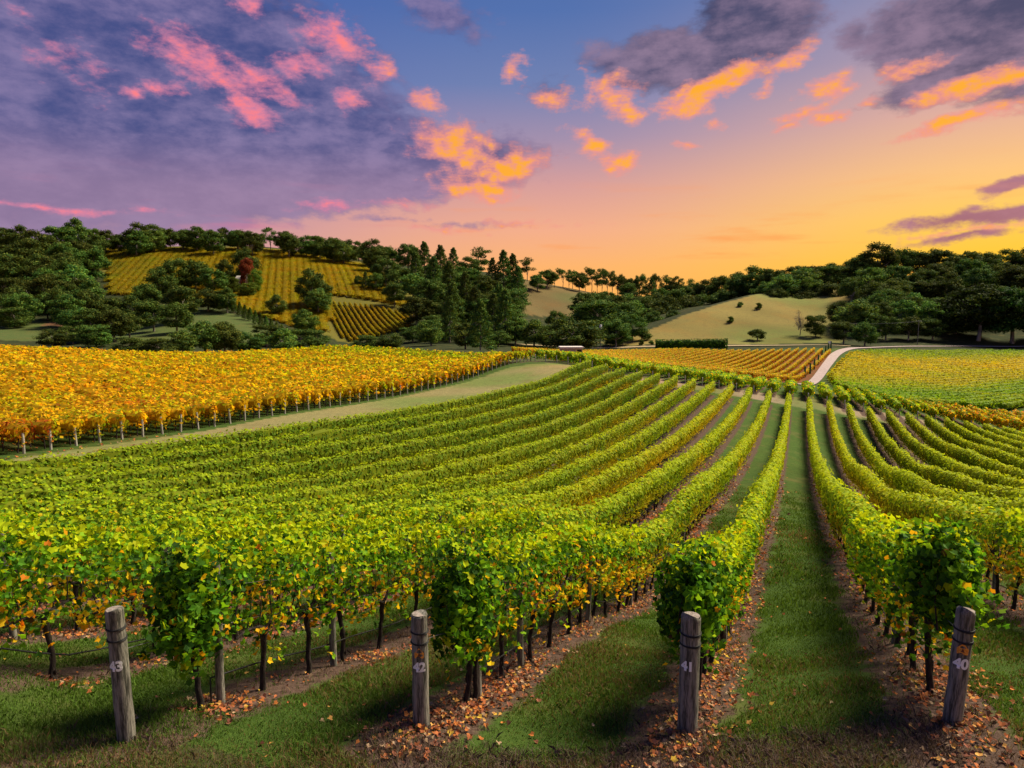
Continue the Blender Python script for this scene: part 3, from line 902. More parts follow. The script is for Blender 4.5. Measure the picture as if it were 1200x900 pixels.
known = {43: [5.52, 6.43, 7.37, 8.24, 9.19], 42: [7.2, 7.42, 8.47, 9.3, 10.28, 11.29, 12.13, 13.1, 13.99, 15.15, 16.1], 44: [4.1, 5.48, 6.5], 41: [8.3, 8.9, 9.7, 10.6], 40: [8.85, 9.95, 10.9]}
for k in range(52, 23, -1):
    t = row_t(k)
    line = lambda s, t=t: SD[None] * np.asarray(s)[:, None] + TD[None] * t
    p0 = st(s_start[k], t)
    root = empty("vine_row", (p0[0], p0[1], hz1(*p0)))
    tag(root, vrow_label(k), "vine row", "green vine rows of the main block")
    inv = np.array([p0[0], p0[1], hz1(*p0)])
    mb = MB()
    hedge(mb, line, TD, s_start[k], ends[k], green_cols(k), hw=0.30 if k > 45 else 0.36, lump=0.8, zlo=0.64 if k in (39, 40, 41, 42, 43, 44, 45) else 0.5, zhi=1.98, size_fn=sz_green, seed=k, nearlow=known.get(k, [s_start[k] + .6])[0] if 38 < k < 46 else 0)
    if k in (40, 41, 42, 43): start_bush(mb, k)
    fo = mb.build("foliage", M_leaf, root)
    fo.location = tuple(-inv)
    # trunks: near ones as separate parts
    if 38 <= k <= 46:
        kn = list(known.get(k, [s_start[k] + 0.6]))
        while kn[-1] < min(ends[k], 34 if k in (41, 42, 40, 43) else 26): kn.append(kn[-1] + random.uniform(0.95, 1.12))
        for s in kn:
            P = st(s, t + random.uniform(-.04, .04)); g = hz1(*P)
            o = bpy.data.objects.new("trunk", random.choice(vine_protos)); col.objects.link(o); o.parent = root
            o.location = (P[0] - inv[0], P[1] - inv[1], g - inv[2]); o.rotation_euler = (0, 0, SDR + (PI if random.random() < .5 else 0))
            o.scale = (1, 1, random.uniform(.92, 1.06))
        # drip hose and a fruiting wire
        for nm, hh, rad, m_, sa0 in (("drip_hose", 0.36, 0.011, M_black, 0.6), ("fruiting_wire", 0.98, 0.004, M_wire, -0.4), ("foliage_wire", 1.45, 0.004, M_wire, 0.0)):
            if nm == "fruiting_wire" and k in s_post: sa0 = s_post[k] - s_start[k] + (.5 if k == 40 else 0)
            sq = np.arange(s_start[k] + sa0, min(ends[k], 45), 0.4)
            xy = line(sq); zq = hz(xy[:, 0], xy[:, 1]) + hh + 0.012 * np.sin(sq * 3.1)
            mb = MB()
            pts = np.stack([xy[:, 0], xy[:, 1], zq], -1)
            if nm == "drip_hose":
                a = pts[0] - [0, 0, hh]; pts = np.concatenate([[a, a + [0, 0, hh * .7]], pts])
            mb.tube(pts, rad, 6)
            w_ = mb.build(nm, m_, root, True); w_.location = tuple(-inv)

# ---- orange block on the left: rows run away behind pale end posts
T_OR = -46.2


def clump(w, x, y, seed, f, amp):
    w = np.array(w, float)
    for i in range(w.shape[1]):
        w[:, i] *= np.exp(amp * wave(x, y, seed + i * 7, f))
    return np.maximum(w, 1e-4)


def orange_cols(idx):
    def f(s, q, z, xy):
        m = len(s); u_ = xy @ SD; t_ = xy @ TD
        a = wave(u_ * 1.0, t_, 301, 0.22); b = wave(u_, t_, 302, 0.7); c2 = wave(u_, t_, 303, 2.2)
        front = np.exp(-np.clip(T_OR - t_, 0, 100) / 5.0)
        far_s = np.clip((u_ - 60) / 50, 0, 1)
        gr_ = np.clip(0.25 + 0.5 * c2 + 0.25 * b, 0, 1)
        gr_ = gr_ * (0.55 + 0.75 * front * (1 - far_s))
        red = np.clip(-0.15 + 0.5 * a + 0.45 * b, 0, 1) * (0.4 + 1.0 * front) * np.clip((u_ - 8) / 20, 0.2, 1)
        red = red * (1 + 2.8 * np.exp(-np.clip(u_ - 26, 0, 99) / 14)) ; yr = np.clip((u_ - 62) / 40, 0, 1)
        lo = np.clip((1.5 - z) / .6, 0, 1)
        edg = np.exp(-np.abs(u_ - 88) / 10) * front
        grn_end = np.clip((u_ - 106) / 6, 0, 1)
        w = np.stack([0.35 * gr_ + .3 * lo * front, 0.5 * gr_ + .25 * lo + grn_end * 1.5, 0.3 * gr_ + 0.1 + grn_end * 2, 0.6 + 1.6 * yr + grn_end, 2.0 - 0.7 * front, 0.8 + .2 * a, 0.10 + 0.9 * red + edg * 1.6, 0.01 + 0.55 * red + .5 * edg], 1)
        return pickm(['dkgreen', 'green', 'lime', 'ygreen', 'yellow', 'gold', 'orange', 'red'], clump(clump(w, u_, t_, 310, 2.4, 1.2), u_, t_, 390, .5, .7), m, .4) * np.clip(.95 + .3 * wave(u_, t_, 333, 2.1), .35, 1.3)[:, None]
    return f


def post_mesh(name, h, r, mat, n=12, seed=1):
    rr = random.Random(seed)
    mb = MB()
    zs = [-.15, .0, .25 * h, .5 * h, .75 * h, h - .02, h]
    rad = [r * 1.04, r * 1.02, r, r * .985, r * .975, r * .97, r * .88]
    pts = [(rr.uniform(-.004, .004), rr.uniform(-.004, .004), z) for z in zs]
    mb.tube(pts, rad, n)
    return mb.mesh(name, mat, True)


pale_post = [post_mesh("end_post", 1.5, 0.085, M_pale, 10, s) for s in range(3)]
s_or = []
s = 27.9 - 1.75 * 9
while s < 119: s_or.append(s); s += 1.75
NO = len(s_or)
vis_or = [s for s in s_or if s > 26.5]


def or_line(s0):
    return lambda d, s0=s0: SD[None] * s0 + TD[None] * (T_OR - np.asarray(d)[:, None])


for i, s0 in enumerate(s_or):
    p0 = st(s0, T_OR); g0 = hz1(*p0)
    L = np.interp(s0, [0, 60, 119], [85, 80, 46])
    root = empty("vine_row", (p0[0], p0[1], g0)); inv = np.array([p0[0], p0[1], g0])
    j = i - (NO - len(vis_or))
    if j >= 0:
        lab = "orange and yellow vine row behind the %s pale end post from the left" % nth(j + 1)
    else:
        lab = "orange vine row left of the visible pale posts, %s out" % nth(-j)
    tag(root, lab, "vine row", "orange vine rows of the left block")
    mb = MB()
    hedge(mb, or_line(s0), SD, -0.1, L, orange_cols(i), hw=0.72, zlo=0.82, zhi=1.95, size_fn=lambda d: np.clip(0.0044 * d, 0.17, 0.42), dens=.75, seed=400 + i, lump=2.6, core=True)
    fo = mb.build("foliage", M_leaf, root); fo.location = tuple(-inv)
    for q in range(5):
        P = or_line(s0)(np.array([0.7 + q * 1.5]))[0]
        o = bpy.data.objects.new("trunk", vine_protos[(i + q) % 7]); col.objects.link(o); o.parent = root
        o.location = (P[0] - inv[0], P[1] - inv[1], hz1(*P) - inv[2]); o.rotation_euler = (0, 0, SDR + PI / 2); o.scale = (1.3, 1.3, 1.25)
    P = st(s0, T_OR - 0.1)
    po = bpy.data.objects.new("end_post", pale_post[i % 3]); col.objects.link(po)
    po.location = (P[0], P[1], hz1(*P)); po.rotation_euler = (random.uniform(-.05, .05), random.uniform(-.05, .05), i)
    po.scale = (1, 1, random.uniform(.9, 1.0))
    tag(po, ("pale wooden post, %s from the left along the edge of the orange vines" % nth(j + 1)) if j >= 0 else "pale wooden post by the %s orange row out beyond the left end" % nth(-j), "post", "pale end posts of the orange rows")

# ---- rows beyond the headland
H2 = []
for j in range(-17, 19):
    k = 41 + 0
    t = -1.07 + j * 2.6 if j <= 0 else 1.62 + (j - 1) * 2.6
    H2.append(t)
s2 = lambda t: np.interp(t, [-46, -30, 0, 35], [119, 110.5, 112.5, 128])


def cross_cols(t0):
    def f(s, q, z, xy):
        m = len(s); lo = np.clip((1.4 - z) / .6, 0, 1)
        yel = np.clip((t0 - 14) / 14, 0, 1)
        or_ = np.clip((t0 - 20) / 6, 0, 1)
        w = np.stack([.25 + .5 * lo, .6 + .5 * lo, 1 + 0 * s, 1.1 - .5 * lo, .3 + 1.4 * yel + 0 * s, .05 + 1.1 * or_ + 0 * s, .02 + .5 * or_ + 0 * s], 1)
        return pick(['dkgreen', 'green', 'lime', 'ygreen', 'yellow', 'gold', 'orange'], w, m)
    return f


wood_post = [post_mesh("end_post", 1.35, 0.075, M_pale, 10, 10 + s) for s in range(3)]
for i, t in enumerate(H2):
    s0 = float(s2(t)); p0 = st(s0 + .5, t); g0 = hz1(*p0); inv = np.array([p0[0], p0[1], g0])
    line = lambda s, t=t: SD[None] * np.asarray(s)[:, None] + TD[None] * t
    root = empty("vine_row", (p0[0], p0[1], g0))
    tag(root, "short vine row beyond the grass headland, %s from the left of its block" % nth(i + 1), "vine row", "vine rows beyond the headland")
    mb = MB()
    hedge(mb, line, TD, s0 + .5, s0 + 26, cross_cols(t), hw=0.75 if t < 14 else 0.55, zlo=0.75, zhi=2.15, size_fn=lambda d: np.clip(0.0031 * d, .3, .4), dens=.7, seed=700 + i, lump=1.6)
    fo = mb.build("foliage", M_leaf, root); fo.location = tuple(-inv)
    P = st(s0 - .1, t)
    po = bpy.data.objects.new("end_post", wood_post[i % 3]); col.objects.link(po)
    po.location = (P[0], P[1], hz1(*P)); po.rotation_euler = (random.uniform(-.04, .04), random.uniform(-.04, .04), i)
    tag(po, "small end post on the far side of the headland, %s from the left" % nth(i + 1), "post", "end posts beyond the headland")


# ---- far blocks: rows draped over the ground inside a polygon
def clip_line(poly, o, d):
    """entry and exit parameters of the line o + d*x through a polygon"""
    xs = []
    m = len(poly)
    for i in range(m):
        a = np.array(poly[i]); b = np.array(poly[(i + 1) % m]); e = b - a
        den = d[0] * e[1] - d[1] * e[0]
        if abs(den) < 1e-9: continue
        w = a - o
        x = (w[0] * e[1] - w[1] * e[0]) / den
        y = (w[0] * d[1] - w[1] * d[0]) / den
        if 0 <= y <= 1: xs.append(x)
    xs.sort()
    return (xs[0], xs[-1]) if len(xs) >= 2 else None


def far_block(poly, azim, pitch, colfn, labfn, group, hw=0.55, zlo=0.3, zhi=1.7, dens=1.0, size=0.45, minlen=4.0, lump=1.0, seed=0):
    d = np.array([math.sin(azim), math.cos(azim)]); pn = np.array([d[1], -d[0]])
    pr = [np.dot(p, pn) for p in poly]
    c = min(pr) + pitch / 2; rows = []
    while c < max(pr):
        r = clip_line(poly, pn * c, d)
        if r and r[1] - r[0] > minlen: rows.append((c, r))
        c += pitch
    for i, (c, (a, b)) in enumerate(rows):
        line = lambda s, c=c: pn[None] * c + d[None] * np.asarray(s)[:, None]
        p0 = line(np.array([a]))[0]; g0 = hz1(*p0); inv = np.array([p0[0], p0[1], g0])
        mb = MB()
        hedge(mb, line, pn, a, b, colfn, hw=hw, zlo=zlo, zhi=zhi, size_fn=lambda q: np.full(len(q), size), dens=dens, seed=seed + i, lump=lump)
        o = mb.build("vine_row", M_leaf)
        o.data.transform(__import__('mathutils').Matrix.Translation(tuple(-inv)))
        o.location = tuple(inv)
        tag(o, labfn(i, len(rows)), "vine row", group)
    return len(rows)


def gold_cols(s, q, z, xy):
    m = len(s); lo = np.clip((1.25 - z) / .6, 0, 1)
    w = np.stack([.1 + .1 * lo, .25 + 0 * s, .8 - .7 * lo, 1.2 - 1.1 * lo, .4 + .6 * lo, .15 + 1.0 * lo, .02 + .7 * lo, .02 + 1.3 * lo], 1)
    return pick(['green', 'lime', 'ygreen', 'yellow', 'gold', 'orange', 'red', 'brown'], w, m)


poly_g = [Pu(600, 232), Pu(978, 232), Pu(952, 178), Pu(930, 160), Pu(820, 158), Pu(700, 158), Pu(600, 170)]
ng = far_block(poly_g, R(31), 2.35, gold_cols, lambda i, n: "yellow topped vine row left of the road, %s from its left" % nth(i + 1), "yellow vine rows left of the road", hw=0.36, zlo=.25, zhi=1.6, size=.3, dens=.7, lump=.6, seed=1000)


def right_cols(s, q, z, xy):
    m = len(s); x, y = xy[:, 0], xy[:, 1]
    u_ = 600 + x / y * FPX
    a = wave(x * 1.0, y, 801, 0.05) + 0.5 * wave(x, y, 802, .35)
    d_ = (x - 115) / 45
    cen = np.exp(-((y - 205 + (x - 115) * -0.1) / 30) ** 2) * np.clip((x - 62) / 40, 0, 1) * 1.6
    yl = np.clip(cen + 0.3 * a - .1, 0, 1.4)
    edge_ = np.clip((y - 222) / 16, 0, 1)
    w = np.stack([.2 + .7 * edge_, .8 + 1.4 * edge_ + 0 * s, 2.2 + 0 * s, .6 + 2.0 * yl, 6.0 * yl * (1 - .9 * edge_), .6 * yl * (1 - .9 * edge_), .02 * yl], 1)
    return pickm(['dkgreen', 'green', 'lime', 'ygreen', 'yellow', 'gold', 'orange'], clump(w, x, y, 820, .25, .5), m, .85)


poly_r = [Pu(974, 176), Pu(985, 205), Pu(1000, 232), Pu(1020, 246), Pu(1060, 254), Pu(1240, 258), Pu(1290, 230), Pu(1290, 140), Pu(1060, 142), Pu(985, 155)]
nr = far_block(poly_r, R(68), 3.1, right_cols, lambda i, n: "vine row in the field right of the road, %s from the near side" % nth(i + 1), "vine rows right of the road", hw=1.35, zlo=.2, zhi=1.6, size=.42, dens=.5, lump=1.6, seed=1200)


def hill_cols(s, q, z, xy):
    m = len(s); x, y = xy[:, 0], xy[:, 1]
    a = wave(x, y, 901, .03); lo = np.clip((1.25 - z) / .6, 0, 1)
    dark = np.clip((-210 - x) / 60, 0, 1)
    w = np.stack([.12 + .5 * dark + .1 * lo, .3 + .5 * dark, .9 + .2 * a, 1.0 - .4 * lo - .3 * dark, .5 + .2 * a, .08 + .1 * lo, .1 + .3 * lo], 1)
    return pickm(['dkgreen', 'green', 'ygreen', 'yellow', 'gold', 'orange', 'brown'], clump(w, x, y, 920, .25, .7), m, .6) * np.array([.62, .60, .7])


c1 = lambda u, v, y=330: tuple(cast(u, v, y))
dirp = np.array(c1(437, 392, 320)) - np.array(c1(412, 357, 320))
HAZ = math.atan2(dirp[0], dirp[1])
poly_h1 = [c1(391, 356, 320), c1(440, 360, 320), c1(490, 372, 320), c1(476, 388, 320), c1(440, 396, 320), c1(407, 401, 320), c1(386, 378, 320)]
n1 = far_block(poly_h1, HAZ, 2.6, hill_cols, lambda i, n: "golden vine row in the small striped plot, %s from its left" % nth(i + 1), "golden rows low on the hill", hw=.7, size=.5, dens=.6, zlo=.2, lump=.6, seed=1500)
poly_h2 = [c1(124, 292, 470), c1(200, 292, 470), c1(300, 293, 450), c1(338, 296, 450), c1(430, 312, 430), c1(438, 322, 420), c1(489, 363, 360), c1(440, 353, 360), c1(388, 347, 360), c1(388, 390, 335), c1(350, 395, 330), c1(300, 370, 350), c1(262, 356, 350), c1(200, 350, 380), c1(128, 345, 400)]
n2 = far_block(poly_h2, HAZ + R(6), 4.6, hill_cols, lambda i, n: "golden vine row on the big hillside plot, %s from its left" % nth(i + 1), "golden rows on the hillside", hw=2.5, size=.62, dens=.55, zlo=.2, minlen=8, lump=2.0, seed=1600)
print("rows: orange", NO, "headland", len(H2), "gold", ng, "right", nr, "hill", n1, n2)

# ------------------------------------------------------------------ numbered end posts in the foreground
def wrap_text(txt, size, radius, zc, ang0, mat, parent, name, seed=0):
    cu = bpy.data.curves.new("txt", 'FONT'); cu.body = txt; cu.size = size; cu.align_x = 'CENTER'; cu.align_y = 'CENTER'
    cu.extrude = 0.0; cu.offset = 0.0045 * size / .1
    cu.space_character = 0.95
    tmp = bpy.data.objects.new("txt", cu); col.objects.link(tmp)
    bpy.context.view_layer.update()
    me = bpy.data.meshes.new_from_object(tmp.evaluated_get(bpy.context.evaluated_depsgraph_get()))
    bpy.data.objects.remove(tmp); bpy.data.curves.remove(cu)
    import bmesh
    bm = bmesh.new(); bm.from_mesh(me)
    bmesh.ops.triangulate(bm, faces=bm.faces)
    bmesh.ops.subdivide_edges(bm, edges=bm.edges, cuts=2)
    for v in bm.verts:
        a = ang0 + v.co.x / radius; z = v.co.y
        v.co = (math.sin(a) * radius, -math.cos(a) * radius, zc + z)
    bm.to_mesh(me); bm.free()
    me.name = name; me.materials.clear(); me.materials.append(mat)
    o = bpy.data.objects.new(name, me); col.objects.link(o); o.parent = parent
    return o


def wrap_poly(pts, radius, zc, ang0, mat, parent, name):
    import bmesh
    bm = bmesh.new()
    vs = [bm.verts.new((p[0], p[1], 0)) for p in pts]
    bm.faces.new(vs)
    bmesh.ops.triangulate(bm, faces=bm.faces)
    bmesh.ops.subdivide_edges(bm, edges=bm.edges, cuts=4)
    for v in bm.verts:
        a = ang0 + v.co.x / radius; z = v.co.y
        v.co = (math.sin(a) * radius, -math.cos(a) * radius, zc + z)
    me = bpy.data.meshes.new(name); bm.to_mesh(me); bm.free(); me.materials.append(mat)
    o = bpy.data.objects.new(name, me); col.objects.link(o); o.parent = parent
    return o


def big_post(k, s, h, r, lean, num, ang, tagged, label, dt=0.0):
    P = st(s, row_t(k) + dt); g = hz1(*P)
    face = -math.atan2(P[0], P[1])
    root = empty("end_post", (P[0], P[1], g), face); root.rotation_euler = (0, lean, face)
    tag(root, label, "post", "numbered end posts of the vine rows")
    rr = random.Random(k)
    mb = MB()
    zs = np.concatenate([[-.2, 0], np.linspace(.12, h - .03, 9), [h - .008, h]])
    rd = [r * (1.05 + rr.uniform(-.02, .02)) - 0.004 * i for i, z in enumerate(zs)]
    rd = [r * 1.04 * (1 - .05 * (z / h)) * (1 + rr.uniform(-.012, .012)) for z in zs]; rd[-1] *= .93
    pts = [(rr.uniform(-.003, .003), rr.uniform(-.003, .003), z) for z in zs]
    mb.tube(pts, rd, 24)
    # drying cracks in the top
    mb.build("shaft", M_post, root, True)
    top = MB()
    th = np.linspace(0, 2 * PI, 24, endpoint=False)
    top.add(np.stack([np.cos(th) * rd[-1] * .97, np.sin(th) * rd[-1] * .97, np.full(24, h + .003)], -1), [list(range(24))])
    top.build("cut_top", plain_mat("end grain", (0.16, 0.13, 0.11), (0.34, 0.28, 0.25), 30, bump=.5), root)
    for zz in (h - .20, h - .32):
        w = MB(); aa = np.linspace(0, 2 * PI, 25)
        for q in range(3):
            w.tube(np.stack([np.cos(aa) * (r * 1.0 + .006), np.sin(aa) * (r * 1.0 + .006), np.full(25, zz + q * .008) + .004 * np.sin(aa * 2 + q)], -1), 0.0048, 6, cap=False)
        w.build("wire_band", M_black, root, True)
    zn = h * .56 if tagged else h * .60
    wrap_text(num, 0.145, r * 1.035 + .003, zn, ang, M_white, root, "number")
    if tagged:
        za = zn + .15
        wrap_poly([(-.05, -.045), (.05, -.045), (.055, .01), (0, .075), (-.055, .01)], r * 1.03 + .003, za, ang, M_orange, root, "marker_tag")
        wrap_poly([(-.018, -.02), (.018, -.02), (.0, .022)], r * 1.03 + .0055, za, ang, M_brown, bpy.data.objects[root.children[-1].name], "mark")
    # plastic cover patch under the number, nail
    return root


big_post(43, 4.55, 1.44, .085, -0.02, "43", -0.42, False, "weathered grey end post numbered 43, at the far left")
big_post(42, 6.12, 1.30, .088, 0.0, "42", -0.12, True, "weathered end post numbered 42 with an orange tag")
big_post(41, 7.25, 1.34, .105, 0.0, "41", -0.22, False, "thick weathered end post numbered 41, left of the central grass aisle", .12)
big_post(40, 7.8, 1.22, .085, 0.035, "40", 0.12, True, "greenish leaning end post numbered 40 with an orange tag")

line_post = [post_mesh("trellis_post", 1.78, 0.05, M_post, 12, 20 + i) for i in range(3)]
LP = {43: [5.76, 7.9, 12.2, 16.6, 21], 42: [7.5, 8.98, 12.5, 16.35, 20.5, 25], 41: [8.15, 12.6, 17, 21.5], 40: [12.2, 16.5, 21], 44: [3.2, 7.3, 11.7, 16], 39: [9.2, 13.4, 17.6], 45: [6.5, 10.8, 15]}
for k, ls in LP.items():
    for i, s in enumerate(ls):
        P = st(s, row_t(k) + .03)
        o = bpy.data.objects.new("trellis_post", line_post[i % 3]); col.objects.link(o)
        o.location = (P[0], P[1], hz1(*P)); o.rotation_euler = (random.uniform(-.03, .03), random.uniform(-.03, .03), i * 1.3)
        if k == 41 and i == 0: o.scale = (1.5, 1.5, .95)
        who = "post %d" % k if 40 <= k <= 43 else ("%s row left of post 43" % nth(k - 43) if k > 43 else "%s row right of post 40" % nth(40 - k))
        tag(o, ("grey trellis post among the vines behind %s, %s from the row start" if 40 <= k <= 43 else "grey trellis post in the %s, %s from its start") % (who, nth(i + 1)), "post", "line posts inside the vine rows")

# ------------------------------------------------------------------ litter, grass, weeds
def in_view(x, y): return (np.abs(x) < 0.98 * y + 1.5) & (y > 4)


def strip_dist(t):
    return np.where(t > .27, np.abs((t - 1.62 + 1.3 + 260) % 2.6 - 1.3), np.abs((t + 1.07 + 1.3 + 260) % 2.6 - 1.3))


def scatter(nn, rmin, rmax, power=1.0):
    r = rmin * (rmax / rmin) ** (rng.random(nn) ** power)
    a = rng.uniform(-.76, .76, nn)
    return r * np.sin(a), r * np.cos(a)


x, y = scatter(260000, 6.0, 60, .8)
s_, t_ = x * SD[0] + y * SD[1], x * TD[0] + y * TD[1]
sd = strip_dist(t_)
off = np.where(t_ > .27, ((t_ - 1.62 + 1.3 + 260) % 2.6 - 1.3), ((t_ + 1.07 + 1.3 + 260) % 2.6 - 1.3))
dn = np.exp(-((off - 0.12) / 0.36) ** 2) * np.clip(.5 + .4 * wave(x, y, 41, 1.1) + .3 * wave(x, y, 42, 3.0), 0.05, 1.0) * (s_ > 5.3)
dn += 0.006
k = (rng.random(len(x)) < dn * 0.6) & in_view(x, y)
x, y = x[k], y[k]; m = len(x)
cl = np.array([(0.50, 0.17, 0.045), (0.38, 0.12, 0.045), (0.24, 0.09, 0.055), (0.55, 0.29, 0.08), (0.42, 0.28, 0.17), (0.15, 0.07, 0.045), (0.55, 0.36, 0.05)])[rng.choice(7, m, p=[.15, .22, .24, .1, .09, .17, .03])] * rng.uniform(.7, 1.15, (m, 1))
mb = MB()
P = np.stack([x, y, hz(x, y) + rng.uniform(.012, .05, m)], -1)
leaves(mb, P, rng.uniform(.03, .075, m) * np.clip(np.hypot(x, y) / 13, 1, 2.4), cl, np.tile([0, 0, 1.], (m, 1)), .62, LEAF6, fold=.5)
tag(mb.build("fallen_leaves", M_dry), "orange and brown fallen vine leaves lying in strips under the rows", "fallen leaves", kind="stuff")


def blades(name, x, y, h, w, colr, mat, lean=.5, zoff=0.0):
    m = len(x); z = hz(x, y) - .01 + zoff
    a = rng.uniform(0, 2 * PI, m); b = rng.uniform(0, 2 * PI, m)
    dx, dy = np.cos(a) * w / 2, np.sin(a) * w / 2
    lx, ly = np.cos(b) * h * lean * rng.random(m), np.sin(b) * h * lean * rng.random(m)
    p0 = np.stack([x - dx, y - dy, z], -1); p1 = np.stack([x + dx, y + dy, z], -1)
    p2 = np.stack([x + lx * .4 + dx * .6, y + ly * .4 + dy * .6, z + h * .6], -1); p3 = np.stack([x + lx * .4 - dx * .6, y + ly * .4 - dy * .6, z + h * .6], -1)
    p4 = np.stack([x + lx * 1.2, y + ly * 1.2, z + h * (1 - .25 * rng.random(m))], -1)
    V = np.stack([p0, p1, p2, p4, p3], 1).reshape(-1, 3)
    mb = MB(); mb.add(V, np.arange(m * 5).reshape(m, 5), colr)
    return mb.build(name, mat)


x, y = scatter(620000, 5.6, 44, 1.15)
s_, t_ = x * SD[0] + y * SD[1], x * TD[0] + y * TD[1]
r_ = np.hypot(x, y)
pr = np.where((strip_dist(t_) > .55 + .15 * wave(x, y, 51, 2.0)) | (s_ < 5.6 + .4 * wave(x, y, 52, 1.0)), 1.0, .07) * np.clip(.85 + .25 * wave(x, y, 53, 1.4), .5, 1)
k = (rng.random(len(x)) < pr) & in_view(x, y)
x, y, r_ = x[k], y[k], r_[k]; m = len(x)
dry = np.clip(.12 + .35 * wave(x, y, 54, .6) + .55 * np.clip((6.8 - y) / .45, 0, 1), 0, .8)
isd = (rng.random(m) < dry)[:, None]
gc = np.where(isd, np.array((0.20, 0.125, 0.065)), np.array((0.085, 0.155, 0.022))) * rng.uniform(.5, 1.5, (m, 1))
gc = np.where(rng.random((m, 1)) < .12, np.array((0.13, 0.20, 0.04)), gc)
blob = np.clip(.75 + .35 * wave(x, y, 55, 2.2), .35, 1.4)
gobj = blades("grass", x, y, rng.uniform(.045, .12, m) * blob * np.clip(r_ / 12, 1, 1.6), .009 * np.clip(r_ / 8, .8, 3.0), gc, M_grass, .8)
tag(gobj, "short green grass growing in the aisles between the vine rows", "grass", kind="stuff")

# dry purple-brown weeds round the posts and along the rows
xs, ys = [], []
for k_, s0 in ((43, 4.55), (42, 6.12), (41, 7.25), (40, 7.3)):
    for _ in range(26):
        c = st(s0 + rng.normal() * .35 + .25, row_t(k_) + rng.normal() * .4)
        q = rng.integers(14, 34); xs.append(c[0] + rng.normal(size=q) * .05); ys.append(c[1] + rng.normal(size=q) * .05)
for _ in range(2600):
    k_ = rng.integers(38, 47); c = st(rng.uniform(5.5, 24), row_t(k_) + rng.normal() * .3)
    q = rng.integers(8, 20); xs.append(c[0] + rng.normal(size=q) * .06); ys.append(c[1] + rng.normal(size=q) * .06)
for _ in range(1500):
    c = np.array(Pu(rng.uniform(-20, 1220), rng.uniform(5.8, 6.75)))
    if wave(c[0:1], c[1:2], 57, 1.3)[0] > (.35 if c[0] < -1.5 else -.1): q = rng.integers(12, 30); xs.append(c[0] + rng.normal(size=q) * .07); ys.append(c[1] + rng.normal(size=q) * .07)
x = np.concatenate(xs); y = np.concatenate(ys); m = len(x)
wc = np.array([(0.20, 0.13, 0.12), (0.28, 0.19, 0.16), (0.13, 0.08, 0.07), (0.26, 0.19, 0.10)])[rng.integers(0, 4, m)] * rng.uniform(.35, .9, (m, 1))
wobj = blades("dry_weeds", x, y, rng.uniform(.04, .125, m), .006, wc, M_dry, 1.1)
tag(wobj, "brown and mauve dead weeds at the post bases and under the vines", "dry weeds", kind="stuff")

# ------------------------------------------------------------------ trees
TP = {'dk': (0.028, 0.060, 0.014), 'md': (0.070, 0.120, 0.020), 'lt': (0.075, 0.11, 0.028), 'ol': (0.150, 0.180, 0.028)}


